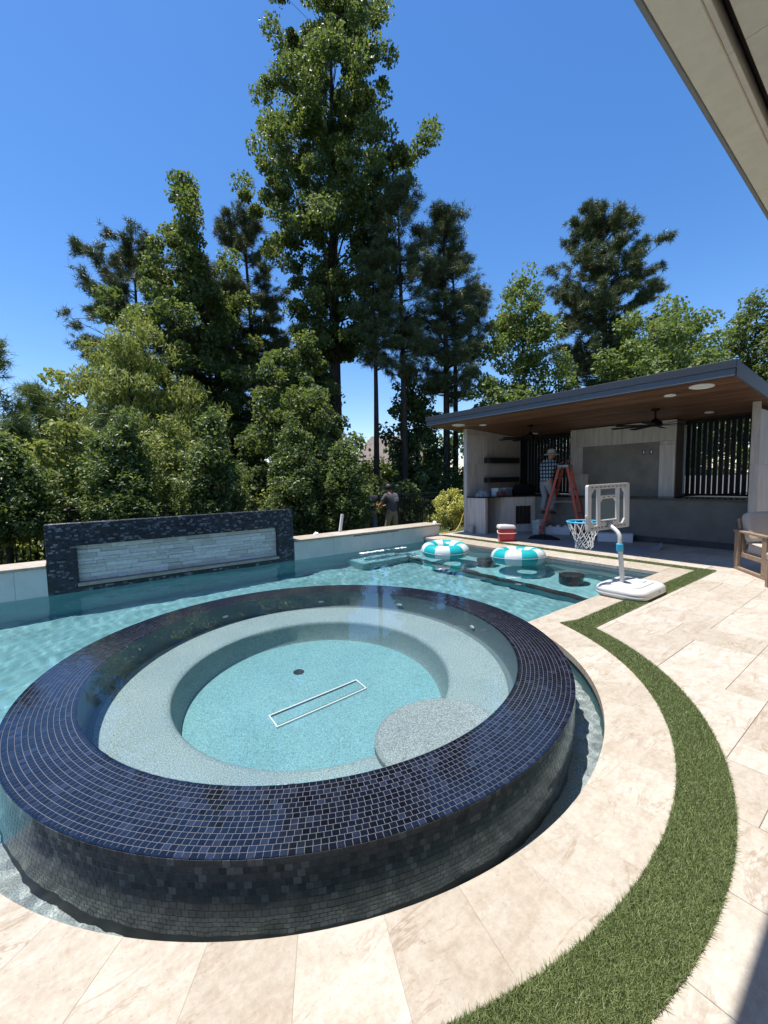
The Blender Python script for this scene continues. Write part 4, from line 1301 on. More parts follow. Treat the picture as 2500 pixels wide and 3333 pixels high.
# glossy screening shrubs along the fence
def shrub(label, x, y, h, w, seed, n=260, nl=95, c0=0.15):
    e = tree('holly_shrub', label, (x, y, G0), h, [(0, w * 0.72), (0.2, w * 1.0), (0.45, w * 0.92), (0.7, w * 0.62), (0.9, w * 0.3), (1, 0.08)], c0, n, nl, 0.095, 0.05, 'leaf_holly', seed,
             crad=(0.16, 0.32), trunk_r=0.05, bend=0.08, limbs=40, cat='shrub', group='screening shrubs along the fence', up=0.5, rough=0.26, shell=0.4, flat=0.9)
    return e
shrub('glossy shrub with bare lower stems behind the plain low wall', -2.6, 8.3, 3.0, 0.9, 61, c0=1.0)
shrub('tall glossy shrub behind the mosaic wall end that has no scupper wall', -0.55, 8.0, 3.8, 0.80, 62)
shrub('tall glossy shrub behind the middle of the mosaic wall', 1.30, 7.7, 3.7, 0.74, 63)
shrub('tall glossy shrub behind the mosaic wall end towards the scupper wall', 3.35, 7.5, 3.7, 0.78, 64)
shrub('glossy shrub beside the two workers', 4.55, 6.95, 3.0, 0.64, 65, c0=0.45)
ys_ = tree('variegated_shrub', 'rounded yellow green shrub beside the pavilion side wall', (7.55, 5.72, -0.3), 1.42, [(0, 0.25), (0.3, 0.50), (0.6, 0.55), (0.85, 0.40), (1, 0.15)], 0.28, 110, 75, 0.05, 0.032, 'leaf_yellow', 66,
           crad=(0.09, 0.17), trunk_r=0.03, bend=0.05, limbs=40, cat='shrub', rough=0.15, shell=0.4, flat=0.9)
# understory thicket that reads as one mass, far and near
rg = np.random.default_rng(77)
def thicket(name, label, pts, hts, nper, L, Wd, mat, seed, rad=(0.5, 1.1)):
    rg = np.random.default_rng(seed)
    C = np.array([(x, y, G0 + rg.uniform(0.05, 1.0) ** 0.8 * h) for (x, y), h in zip(pts, hts)])
    V_, F2 = leaves(C, nper, rg.uniform(*rad, len(C)), L, Wd, rg, 0.3, 0.1, 0.8)
    o = link(name, npmesh(name, V_, F2), MATS[mat])
    tag(o, label, 'undergrowth', kind='stuff')
n = 620
px_ = rg.uniform(-16, 44, n); py_ = 25 + rg.uniform(0, 5, n) - np.clip(px_ - 12, 0, 40) * 0.55
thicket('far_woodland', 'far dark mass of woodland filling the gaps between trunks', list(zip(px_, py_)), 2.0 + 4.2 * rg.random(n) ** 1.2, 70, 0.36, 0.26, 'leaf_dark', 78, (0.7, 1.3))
n = 330
px_ = rg.uniform(-6, 15.5, n); py_ = 10.6 + rg.uniform(0, 4.0, n) - np.clip(px_ - 9, 0, 10) * 0.3
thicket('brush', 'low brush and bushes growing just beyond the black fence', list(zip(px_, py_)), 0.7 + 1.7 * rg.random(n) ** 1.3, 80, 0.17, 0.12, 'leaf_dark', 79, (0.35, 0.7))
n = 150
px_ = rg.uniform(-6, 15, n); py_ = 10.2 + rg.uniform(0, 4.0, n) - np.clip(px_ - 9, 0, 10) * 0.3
thicket('brush_sunlit_tone', 'light green brush with a sunlit tone in its leaf colour, showing through the fence', list(zip(px_, py_)), 0.5 + 1.6 * rg.random(n), 70, 0.16, 0.10, 'leaf_willow', 80, (0.3, 0.55))  # paler leaf colour stands in for sunlight on the brush
n = 150
px_ = rg.uniform(15, 26, n); py_ = rg.uniform(-6, 8.0, n)
thicket('brush_behind_pavilion', 'leafy undergrowth seen between the slats behind the pavilion', list(zip(px_, py_)), 0.8 + 2.8 * rg.random(n), 80, 0.2, 0.14, 'leaf_dark', 81, (0.5, 0.9))

# ---- black fence
plain('fence_black', (0.006, 0.006, 0.007), 0.5, 0.2, 20, 0.03)
fn = thing('picket_fence', 'black metal picket fence running behind the pool walls', 'fence', (4, 8.6, G0))
pk = MB().box(-0.010, 0.010, -0.010, 0.010, -0.02, 1.40).mesh('picket', fix=False)
pk.materials.append(MATS['fence_black'])
ps = MB().box(-0.032, 0.032, -0.032, 0.032, -0.03, 1.50, 0.004).mesh('post', fix=False)
ps.materials.append(MATS['fence_black'])
x = -6.3
k = 0
while x < 14.0:
    o = bpy.data.objects.new('post' if k % 20 == 0 else 'picket', ps if k % 20 == 0 else pk)
    col.objects.link(o)
    o.parent = fn
    o.location = (x - 4, 0, 0)
    x += 0.118
    k += 1
for z in (1.43, 1.28, 0.12):
    MB().box(-6.3, 14.0, 8.583, 8.617, G0 + z - 0.018, G0 + z + 0.018, 0.003).build('rail', MATS['fence_black'], fn, fix=False)

# ---- pale panel fence behind the pavilion
plain('panel_white', (0.50, 0.47, 0.43), 0.8, 0.08, 4)
pf = thing('panel_fence', 'pale panel fence seen through the slats behind the pavilion', 'fence', (14, 0, G0))
for k in range(6):
    MB().box(13.98, 14.02, -6.0 + k * 2.0 + 0.05, -4.0 + k * 2.0 - 0.05, G0, G0 + 1.9).build('panel', MATS['panel_white'], pf, fix=False)
    MB().box(13.95, 14.05, -6.0 + k * 2.0 - 0.05, -6.0 + k * 2.0 + 0.049, G0, G0 + 1.95).build('post', MATS['panel_white'], pf, fix=False)
# ---- neighbour house far behind the trunks
plain('far_roof', (0.20, 0.165, 0.14), 0.9, 0.2, 3)
plain('far_wall', (0.42, 0.36, 0.30), 0.9, 0.1, 3)
hs_ = thing('neighbour_house', 'brown roofed house glimpsed between the bare pine trunks', 'house', (23.3, 28.0, G0), R(-37))
MB().box(-4, 4, -3, 3, 0, 3.0).build('wall', MATS['far_wall'], hs_, keep=False)
MB().add([(-4.5, -3.5, 2.9), (4.5, -3.5, 2.9), (4.5, 3.5, 2.9), (-4.5, 3.5, 2.9), (-2.2, 0, 6.0), (2.2, 0, 6.0)], [(0, 1, 5, 4), (1, 2, 5), (2, 3, 4, 5), (3, 0, 4), (3, 2, 1, 0)]).build('roof', MATS['far_roof'], hs_, keep=False)
MB().box(-1.0, 0.6, -3.03, -2.99, 1.0, 2.3).build('window', MATS['black_metal'], hs_, keep=False)
# ================================================================== THINGS ROUND THE POOL
def flat(name, c, rough=0.5, **kw):
    t = NT(name)
    t.base(c)
    t.set(Roughness=rough, **kw)
    return t.m
plain('white_plastic', (0.56, 0.55, 0.53), 0.38, 0.03, 8, 0.03)
plain('white_paint', (0.56, 0.55, 0.53), 0.45, 0.04, 8, 0.05)
plain('blue_plastic', (0.045, 0.40, 0.62), 0.4, 0.05, 8, 0.03)
plain('vinyl_teal', (0.012, 0.33, 0.34), 0.28, 0.04, 6, 0.04)
plain('vinyl_white', (0.52, 0.57, 0.57), 0.28, 0.03, 6, 0.04)
plain('cooler_red', (0.42, 0.018, 0.028), 0.42, 0.08, 10, 0.04)
plain('net_white', (0.58, 0.57, 0.55), 0.8, 0.05)
plain('bolt_grey', (0.35, 0.35, 0.36), 0.35, 0.1, metal=0.8)
plain('rubber_grey', (0.14, 0.14, 0.145), 0.8, 0.1, 30, 0.2)
plain('black_cloth', (0.008, 0.008, 0.009), 0.95, 0.3, 40, 0.5)
plain('foam_white', (0.62, 0.63, 0.68), 0.8, 0.06)
plain('bucket_white', (0.45, 0.44, 0.42), 0.55, 0.35, 14, 0.1)
plain('bucket_blue', (0.03, 0.06, 0.16), 0.5, 0.2)
plain('teak', (0.255, 0.175, 0.115), 0.6, 0.25, 14, 0.25)
plain('cushion', (0.40, 0.355, 0.31), 0.95, 0.05, 60, 0.25)
plain('hose_yellow', (0.50, 0.33, 0.06), 0.5, 0.1)
plain('paper', (0.72, 0.72, 0.72), 0.9, 0.05)
plain('plastic_film', (0.30, 0.31, 0.32), 0.3, 0.2)
plain('clear_jar', (0.33, 0.35, 0.36), 0.25, 0.15)
plain('cup_red', (0.28, 0.03, 0.035), 0.5, 0.2)
plain('grey_mat', (0.26, 0.26, 0.27), 0.85, 0.12, 20, 0.2)
t = NT('tinted_glass')
t.base((0.45, 0.55, 0.55))
t.set(Roughness=0.12, Alpha=0.10, Specular_IOR_Level=0.5)

# ---- swim rings
def swim_ring(label, x, y, rot, tilt):
    e = thing('swim_ring', label, 'swim ring', (x, y, 0.012), rot, 'striped swim rings')
    e.rotation_euler = (tilt[0], tilt[1], rot)
    N, M_ = 120, 28
    v, f, mi = [], [], []
    for i in range(N):
        a = 2 * math.pi * i / N
        for j in range(M_):
            b_ = 2 * math.pi * j / M_
            tr = 0.155 + 0.0018 * math.sin(a * 60) * max(0, 1 - abs(math.sin(b_)) * 2.2) * (1 if math.cos(b_) > 0 else 0.6)
            sx = 1 + (0.012 if abs(math.cos(b_)) > 0.985 and math.cos(b_) > 0 else 0)
            rr = 0.335 + tr * math.cos(b_) * sx
            v.append((rr * math.cos(a), rr * math.sin(a), tr * 0.93 * math.sin(b_)))
    for i in range(N):
        for j in range(M_):
            f.append((i * M_ + j, ((i + 1) % N) * M_ + j, ((i + 1) % N) * M_ + (j + 1) % M_, i * M_ + (j + 1) % M_))
            mi.append((i // 12) % 2)
    me = bpy.data.meshes.new('ring_body')
    me.from_pydata(v, [], f)
    me.materials.append(MATS['vinyl_teal'])
    me.materials.append(MATS['vinyl_white'])
    me.polygons.foreach_set('material_index', mi)
    me.polygons.foreach_set('use_smooth', [True] * len(f))
    o = link('ring_body', me, None, e, keep=False)
    MB().tube([(0.492 * math.cos(a), 0.492 * math.sin(a), 0.0) for a in np.linspace(0, 2 * math.pi, 90)], 0.0035, 6, False).build('seam', MATS['vinyl_white'], e, 'all', keep=False)
    MB().lathe([(0, 0.018), (0.009, 0.018), (0.012, 0.0)], 12, (0.23, 0.0, 0.10)).build('valve', MATS['vinyl_white'], e, True, keep=False)
swim_ring('teal and white striped swim ring floating closest to the low wall scupper', 4.56, 3.0, 0.35, (0.03, -0.03))
swim_ring('teal and white striped swim ring floating in front of the red cooler', 5.06, 1.60, 0.12, (-0.05, 0.04))

# ---- poolside basketball hoop
bh = thing('basketball_hoop', 'white portable poolside basketball hoop with clear backboard and blue rim', 'basketball hoop', (3.97, -0.80, 0.0))
def rrect(x0, x1, y0, y1, r, n=7):
    out = []
    for cx_, cy_, a in ((x1 - r, y0 + r, -90), (x1 - r, y1 - r, 0), (x0 + r, y1 - r, 90), (x0 + r, y0 + r, 180)):
        out += [(cx_ + r * math.cos(R(a + 90 * k / n)), cy_ + r * math.sin(R(a + 90 * k / n))) for k in range(n + 1)]
    return out
def ring_stack(layers):
    """layers: list of (poly, z) with equal counts -> closed body"""
    m = MB()
    n_ = len(layers[0][0])
    v = [(x, y, z) for poly, z in layers for x, y in poly]
    f = [tuple(range(n_ - 1, -1, -1)), tuple(range((len(layers) - 1) * n_, len(layers) * n_))]
    for k in range(len(layers) - 1):
        f += [(k * n_ + i, k * n_ + (i + 1) % n_, (k + 1) * n_ + (i + 1) % n_, (k + 1) * n_ + i) for i in range(n_)]
    return m.add(v, f)
bx0, bx1, by0, by1 = 3.60, 4.37, -1.10, -0.50
P = lambda d, r: rrect(bx0 + d, bx1 - d, by0 + d, by1 - d, r)
ring_stack([(P(0.03, 0.13), 0.004), (P(0.0, 0.15), 0.035), (P(0.002, 0.15), 0.058), (P(0.006, 0.15), 0.064), (P(0.002, 0.15), 0.070), (P(0.006, 0.15), 0.105), (P(0.03, 0.14), 0.128), (P(0.065, 0.12), 0.136), (P(0.085, 0.11), 0.137)]).build('base', MATS['white_plastic'], bh, 'all')
ring_stack([(rrect(3.72, 4.22, -1.0, -0.62, 0.08), 0.134), (rrect(3.725, 4.215, -0.995, -0.625, 0.08), 0.150), (rrect(3.74, 4.20, -0.98, -0.64, 0.07), 0.154)]).build('base_lid', MATS['white_plastic'], bh, 'all')
MB().box(4.03, 4.12, -0.935, -0.915, 0.1545, 0.158).build('logo_mark', MATS['blue_plastic'], bh)
lg = MB().lathe([(0, 0.0), (0.016, 0.0), (0.018, -0.002)], 16)
Ml = Matrix.Translation((4.06, -1.0990, 0.072)) @ Matrix.Rotation(R(90), 4, 'X')
lg.v = [tuple(Ml @ Vector((x, y, z + 0.002))) for x, y, z in lg.v]
lg.build('cap', MATS['blue_plastic'], bh)
MB().tube([(3.89, -0.745, 0.12), (3.845, -0.742, 0.40), (3.805, -0.74, 0.60)], 0.028, 16).build('pole', MATS['white_paint'], bh, True)
MB().tube([(3.808, -0.74, 0.555), (3.802, -0.74, 0.59), (3.796, -0.74, 0.645)], 0.039, 18).build('collar', MATS['blue_plastic'], bh, True)
MB().tube([(3.801, -0.74, 0.60), (3.798, -0.74, 0.70), (3.797, -0.735, 0.745), (3.805, -0.71, 0.785), (3.82, -0.67, 0.815), (3.862, -0.585, 0.862)], 0.024, 14).build('bent_pole', MATS['white_paint'], bh, True)
bd = Vector((0.978, -0.208, 0)).normalized()
bn = Vector((0.208, 0.978, 0)).normalized()
bc = Vector((3.88, -0.55, 1.09))
MBd = Matrix(((bd.x, bn.x, 0, bc.x), (bd.y, bn.y, 0, bc.y), (0, 0, 1, bc.z), (0, 0, 0, 1))) @ Matrix.Rotation(R(-1.2), 4, 'Y')
def bpart(name, mat, boxes, parent=bh):
    m = MB()
    for (x0, x1, z0, z1, y0, y1) in boxes:
        m.box(x0, x1, y0, y1, z0, z1, 0.004, MBd)
    return m.build(name, mat, parent)
hw, hh = 0.385, 0.287
fr = MB()
outer = rrect(-hw, hw, -hh, hh, 0.025, 5)
inner = rrect(-hw + 0.012, hw - 0.012, -hh + 0.012, hh - 0.012, 0.02, 5)
n_ = len(outer)
frv = [(x, -0.02, z) for x, z in outer] + [(x, 0.02, z) for x, z in outer] + [(x, 0.02, z) for x, z in inner] + [(x, -0.02, z) for x, z in inner]
frf = []
for k in range(4):
    frf += [(k * n_ + i, k * n_ + (i + 1) % n_, ((k + 1) % 4) * n_ + (i + 1) % n_, ((k + 1) % 4) * n_ + i) for i in range(n_)]
fr.add([tuple(MBd @ Vector(p)) for p in frv], frf)
frame = fr.build('backboard_frame', MATS['white_plastic'], bh, True)
bpart('frame_rib', MATS['white_plastic'], [(-hw + .008, hw - .008, hh - 0.058, hh - 0.008, -0.012, 0.012)], frame)
bpart('frame_rib', MATS['white_plastic'], [(-hw + .008, hw - .008, -hh + 0.008, -hh + 0.062, -0.012, 0.012)], frame)
bpart('frame_rib', MATS['white_plastic'], [(-hw + .008, -hw + 0.075, -hh + .06, hh - .06, -0.012, 0.012)], frame)
bpart('frame_rib', MATS['white_plastic'], [(hw - 0.075, hw - .008, -hh + .06, hh - .06, -0.012, 0.012)], frame)
bpart('frame_rib', MATS['white_plastic'], [(-0.205, -0.150, -hh + .06, hh - .055, -0.014, 0.013)], frame)
bpart('frame_rib', MATS['white_plastic'], [(0.150, 0.205, -hh + .06, hh - .055, -0.014, 0.013)], frame)
bpart('frame_rib', MATS['white_plastic'], [(-0.152, 0.152, 0.105, 0.145, -0.014, 0.013)], frame)
bpart('frame_rib', MATS['white_plastic'], [(-0.152, 0.152, -hh + .055, -hh + 0.125, -0.014, 0.013)], frame)
for sx in (-1, 1):           # angled corner fillets of the openings
    for zc_ in (0.105 - 0.02, ):
        m = MB()
        m.add([tuple(MBd @ Vector(p)) for p in ((sx * 0.15, -0.013, 0.106), (sx * 0.108, -0.013, 0.106), (sx * 0.15, -0.013, 0.062), (sx * 0.15, 0.012, 0.106), (sx * 0.108, 0.012, 0.106), (sx * 0.15, 0.012, 0.062))],
              [(0, 1, 2), (3, 5, 4), (0, 3, 4, 1), (1, 4, 5, 2), (2, 5, 3, 0)])
        m.build('corner_fillet', MATS['white_plastic'], frame)
    for sz in (-1, 1):
        m = MB()
        x0, z0 = sx * (hw - 0.075), sz * (hh - 0.06)
        m.add([tuple(MBd @ Vector(p)) for p in ((x0, -0.0115, z0), (x0 - sx * 0.045, -0.0115, z0), (x0, -0.0115, z0 - sz * 0.06), (x0, 0.0115, z0), (x0 - sx * 0.045, 0.0115, z0), (x0, 0.0115, z0 - sz * 0.06))],
              [(0, 1, 2), (3, 5, 4), (0, 3, 4, 1), (1, 4, 5, 2), (2, 5, 3, 0)])
        m.build('corner_fillet', MATS['white_plastic'], frame)
# dark slots moulded into the frame
for z_, xs_ in ((hh - 0.034, np.arange(-0.30, 0.31, 0.075)), (-hh + 0.036, np.arange(-0.30, 0.31, 0.06)), (0.125, (-0.09, 0.0, 0.09)), (-hh + 0.105, np.arange(-0.12, 0.13, 0.06))):
    for x_ in xs_:
        bpart('slot', MATS['rubber_grey'], [(x_ - 0.02, x_ + 0.02, z_ - 0.006, z_ + 0.006, -0.0175, -0.011)], frame)
bpart('pane', MATS['tinted_glass'], [(-hw + .01, hw - .01, -hh + .01, hh - .01, 0.0145, 0.0185)])
bpart('bracket', MATS['bolt_grey'], [(-0.04, 0.04, -hh + 0.03, -hh + 0.115, -0.045, -0.014)])
bpart('side_knob', MATS['white_paint'], [(-hw - 0.016, -hw - 0.001, -0.115, -0.085, -0.012, 0.012)])
hc = bc + bn * 0.345 + Vector((0.0, 0, -0.222))
RH = 0.215
MB().tube([(hc.x + RH * math.cos(a), hc.y + RH * math.sin(a), hc.z) for a in np.linspace(0, 2 * math.pi, 48)], 0.010, 8, False).build('rim', MATS['blue_plastic'], bh, 'all')
bpart('rim_plate', MATS['white_paint'], [(-0.09, 0.09, -hh + 0.03, -hh + 0.11, 0.020, 0.05), (-0.05, 0.05, -hh + 0.055, -hh + 0.07, 0.05, 0.15)])
net = MB()
NS = 12
def netp(a, s):
    r = RH * (1 - s) + 0.105 * s + 0.02 * math.sin(math.pi * s) * -1.2
    return (hc.x + r * math.cos(a), hc.y + r * math.sin(a), hc.z - 0.36 * s)
lv = [0, 0.38, 0.56, 0.72, 0.87, 1.0]
nr_ = random.Random(6)
jit = {}
def J(k, l):
    key = (k % (2 * NS), l)
    if key not in jit:
        jit[key] = Vector((nr_.uniform(-.01, .01), nr_.uniform(-.01, .01), nr_.uniform(-.012, .012))) if l else Vector((0, 0, 0))
    return Vector(netp(math.pi * k / NS, lv[l])) + jit[key]
for k in range(NS):
    for l in range(len(lv) - 1):
        o0 = l % 2
        for sgn in (-1, 1):
            a, b_ = J(2 * k + o0, l), J(2 * k + o0 + sgn, l + 1)
            net.tube([a, (a + b_) / 2 + Vector((0, 0, -0.008)), b_], 0.0042, 5, False)
net.build('net', MATS['net_white'], bh, 'all', fix=False)

# ---- cooler
ck = thing('cooler', 'red picnic cooler with white lid and white carry handle', 'cooler', (6.49, 2.93, 0.0), R(-38.5))
P = lambda d, r, s=0: rrect(-0.19 + d, 0.19 - d, -0.125 + d, 0.125 - d, r, 5)
ring_stack([(P(0.03, 0.02), 0.004), (P(0.02, 0.025), 0.02), (P(0.0, 0.03), 0.298)]).build('body', MATS['cooler_red'], ck, True, keep=False)
ring_stack([(P(-0.008, 0.03), 0.299), (P(-0.010, 0.03), 0.31), (P(-0.004, 0.03), 0.36), (P(0.012, 0.03), 0.38), (P(0.04, 0.03), 0.385)]).build('lid', MATS['white_plastic'], ck, True, keep=False)
MB().tube([(-0.200, 0.0, 0.25), (-0.215, -0.05, 0.21), (-0.195, -0.135, 0.195), (-0.12, -0.150, 0.19), (0.12, -0.150, 0.19), (0.195, -0.135, 0.195), (0.215, -0.05, 0.22), (0.200, 0.0, 0.25)], 0.009, 8).build('handle', MATS['white_plastic'], ck, 'all', keep=False)

# ---- buckets
def bucket(label, x, y, r, h, band, rz):
    e = thing('bucket', label, 'bucket', (x, y, 0.002), rz, 'work buckets')
    MB().lathe([(0, 0.0), (r * 0.86, 0.0), (r * 0.88, 0.01), (r * 0.96, h * 0.72), (r * 1.03, h * 0.73), (r * 1.03, h * 0.76), (r * 0.98, h * 0.77), (r, h * 0.86), (r * 1.05, h * 0.87), (r * 1.05, h * 0.90), (r * 1.0, h * 0.91), (r * 1.02, h), (r * 0.97, h), (r * 0.9, h * 0.3), (0, h * 0.3)], 32).build('pail', MATS['bucket_white'], e, True, keep=False)
    MB().tube([(r * 1.04 * math.cos(a), r * 1.04 * math.sin(a) * 0.9 - 0.03, h * 0.82 - 0.42 * r * math.sin(a)) for a in np.linspace(0, math.pi, 14)], 0.004, 6).build('bail', MATS['bolt_grey'], e, 'all', keep=False)
    if band:
        lb = MB()
        for k in range(8):
            a0_, a1_ = R(-150 + k * 9), R(-150 + k * 9 + 9)
            q_ = []
            for a, z in ((a0_, h * 0.40), (a1_, h * 0.40), (a1_, h * 0.60), (a0_, h * 0.60)):
                rr_ = r * (0.88 + 0.08 * (z / (h * 0.72))) + 0.002
                q_.append((rr_ * math.cos(a), rr_ * math.sin(a), z))
            lb.add(q_, [(0, 1, 2, 3)])
        lb.build('label_band', MATS['bucket_blue'], e, 'all', keep=False, fix=False)
bucket('large white plastered bucket with blue label on the pavilion floor', 7.98, 3.06, 0.155, 0.37, True, R(15))
bucket('small white paint bucket at the foot of the counter end panel', 6.98, 4.42, 0.085, 0.19, False, 0)

# ---- black cloth heap, boxes, mat
def lump(name, label, cat, x, y, z, sx, sy, h, mat, seed, rz=0, n=26, ex=0.6):
    rg = np.random.default_rng(seed)
    u = np.linspace(-1, 1, n)
    X, Y = np.meshgrid(u, u)
    rr = np.maximum(np.abs(X), np.abs(Y))
    ang = np.arctan2(Y, X)
    sc2 = rr / np.maximum(np.hypot(X, Y), 1e-6)
    lob = 1 + 0.12 * np.sin(3 * ang + seed) + 0.08 * np.sin(7 * ang + 2 * seed)
    XX, YY = X * sc2 * sx * lob, Y * sc2 * sy * lob
    Z = h * np.clip(1 - rr ** 2, 0, 1) ** ex
    for k in range(9):
        a, L, p = rg.uniform(0, 6.28), rg.uniform(0.25, 0.9), rg.uniform(0, 6.28)
        Z += 0.09 * h * np.sin((X * np.cos(a) + Y * np.sin(a)) * 6.28 / L + p) * (1 - rr ** 3)
    Z = np.maximum(Z, 0.002)
    idx = np.arange(n * n).reshape(n, n)
    q_ = np.stack([idx[:-1, :-1], idx[:-1, 1:], idx[1:, 1:], idx[1:, :-1]], -1).reshape(-1, 4)
    me = npmesh(name, np.c_[XX.ravel(), YY.ravel(), Z.ravel()], q_, True)
    o = link(name, me, mat)
    o.location = (x, y, z)
    o.rotation_euler = (0, 0, rz)
    tag(o, label, cat)
    return o
lump('cloth_heap', 'crumpled black cloth lying on the pavilion floor by the cooler', 'cloth', 7.36, 2.50, 0.001, 0.36, 0.20, 0.085, MATS['black_cloth'], 3, R(-70))
lump('paper_wad', 'crumpled white paper wad on the cap at the mosaic wall end', 'paper', 2.72, 5.12, 0.305, 0.075, 0.05, 0.05, MATS['paper'], 5, 0.3, 16)
lump('paper_wad', 'crumpled white paper wad on the cap end near the pavilion', 'paper', 6.06, 4.86, 0.305, 0.065, 0.055, 0.055, MATS['paper'], 6, 1.0, 16)
lump('plastic_sheet', 'crumpled grey plastic sheet on the counter end', 'plastic sheet', 7.36, 4.33, 0.973, 0.24, 0.16, 0.16, MATS['plastic_film'], 7, 0.2)
bxs = thing('foam_tray', 'long low white foam box behind the large bucket', 'box', (8.33, 2.74, 0.0), R(-62))
ring_stack([(rrect(-0.30, 0.30, -0.10, 0.10, 0.012, 3), 0.002), (rrect(-0.31, 0.31, -0.11, 0.11, 0.012, 3), 0.19)]).build('tray', MATS['foam_white'], bxs, True, keep=False)
lump_spots = [(-0.18, 0.0), (0.02, 0.03), (0.20, -0.02)]
for k, (a, b_) in enumerate(lump_spots):
    m = MB()
    m.add([(a + p[0] * 0.06, b_ + p[1] * 0.045, 0.205 + p[2] * 0.03) for p in IV], IF)
    m.build('contents', MATS['paper'], bxs, 'all', keep=False)
b2 = thing('foam_tray', 'low white foam box on the floor behind the basketball net', 'box', (8.12, 1.24, 0.0), R(-62))
ring_stack([(rrect(-0.34, 0.34, -0.12, 0.12, 0.012, 3), 0.002), (rrect(-0.345, 0.345, -0.125, 0.125, 0.012, 3), 0.165)]).build('tray', MATS['foam_white'], b2, True, keep=False)
ring_stack([(rrect(-0.35, 0.35, -0.13, 0.13, 0.012, 3), 0.1655), (rrect(-0.35, 0.35, -0.13, 0.13, 0.012, 3), 0.185)]).build('tray_lid', MATS['foam_white'], b2, True, keep=False)
# floor mat with curled corner
n1, n2 = 26, 40
u, w = np.meshgrid(np.linspace(0, 1, n1), np.linspace(0, 1, n2), indexing='ij')
mx_, my_ = 6.66 + 1.16 * u, 0.10 + 2.1 * w
cl = np.clip((0.30 - np.hypot((1 - u) * 1.16 * 0.45, w * 2.1)) / 0.30, 0, 1) * np.clip(u * 1.6 - 0.5, 0, 1)
mz_ = 0.005 + 0.14 * cl ** 1.4
my_ = my_ + 0.10 * cl ** 2
idx = np.arange(n1 * n2).reshape(n1, n2)
q_ = np.stack([idx[:-1, :-1], idx[1:, :-1], idx[1:, 1:], idx[:-1, 1:]], -1).reshape(-1, 4)
mat_o = link('floor_mat', npmesh('floor_mat', np.c_[mx_.ravel(), my_.ravel(), mz_.ravel()], q_, True), MATS['grey_mat'])
so = mat_o.modifiers.new('thickness', 'SOLIDIFY')
so.thickness = 0.006
tag(mat_o, 'grey protective floor mat with one corner curled up', 'mat')

# ---- things on the counter
e = thing('carton', 'small white carton on the counter beside red cans', 'box', (7.88, 4.30, 0.973), R(20))
MB().box(-0.13, 0.13, -0.09, 0.09, 0.0, 0.20, 0.004).build('carton_body', MATS['paper'], e, keep=False)
MB().box(-0.132, 0.132, -0.091, -0.0, 0.2005, 0.205).build('flap', MATS['paper'], e, keep=False)
for k, (x, y) in enumerate(((7.74, 4.14), (7.98, 4.12), (8.06, 4.16))):
    e = thing('drink_can', ('red drink can beside the crumpled plastic sheet', 'red drink can in front of the white carton', 'red drink can beside the clear plastic bin')[k], 'can', (x, y, 0.973), 0, 'drink cans')
    MB().lathe([(0, 0), (0.028, 0), (0.033, 0.01), (0.033, 0.108), (0.028, 0.12)], 16).build('can_body', MATS['cup_red'], e, True, keep=False)
    MB().lathe([(0.028, 0.12), (0.026, 0.117), (0.0, 0.117)], 16).build('can_top', MATS['bolt_grey'], e, True, keep=False)
e = thing('storage_bin', 'clear plastic bin on the counter below the floating shelves', 'bin', (8.33, 4.32, 0.973), 0)
ring_stack([(rrect(-0.15, 0.15, -0.10, 0.10, 0.02, 4), 0.0), (rrect(-0.17, 0.17, -0.115, 0.115, 0.02, 4), 0.18)]).build('tub', MATS['clear_jar'], e, True, keep=False)
ring_stack([(rrect(-0.175, 0.175, -0.12, 0.12, 0.02, 4), 0.181), (rrect(-0.17, 0.17, -0.115, 0.115, 0.02, 4), 0.20)]).build('lid', MATS['white_plastic'], e, True, keep=False)
e = thing('tool_bag', 'large black tool bag on the counter in the corner', 'bag', (9.05, 4.22, 0.973), R(-10))
ring_stack([(rrect(-0.33, 0.33, -0.15, 0.15, 0.05, 4), 0.0), (rrect(-0.35, 0.35, -0.16, 0.16, 0.06, 4), 0.10), (rrect(-0.33, 0.33, -0.12, 0.12, 0.06, 4), 0.24), (rrect(-0.28, 0.28, -0.05, 0.05, 0.04, 4), 0.29)]).build('bag_body', MATS['black_cloth'], e, 'all', keep=False)
MB().tube([(-0.15, -0.10, 0.24), (-0.12, -0.08, 0.34), (0.12, -0.08, 0.34), (0.15, -0.10, 0.24)], 0.012, 8).build('strap', MATS['black_cloth'], e, 'all', keep=False)
# ---- hose, leaning board
tag(MB().tube([(7.38, 4.86, 0.78), (7.33, 4.93, 0.58), (7.24, 4.96, 0.40), (7.16, 4.95, 0.24), (7.04, 4.95, 0.09), (6.91, 4.93, 0.017), (6.6, 4.92, 0.014), (6.2, 4.98, -0.02)], 0.013, 8).build('garden_hose', MATS['hose_yellow'], None, 'all'), 'yellow hose hanging down beside the pavilion side wall', 'hose')
lb_ = MB()
Mb = Matrix.Translation((3.36, 5.17, 0.306)) @ Matrix.Rotation(R(18), 4, 'Y') @ Matrix.Rotation(R(-12), 4, 'X')
lb_.box(-0.032, 0.032, -0.018, 0.018, 0.004, 0.42, 0.003, Mb)
ob_ = lb_.build('timber_offcut', MATS['white_paint'])
tag(ob_, 'white timber offcut standing tilted on the wall cap by the shrub', 'timber')

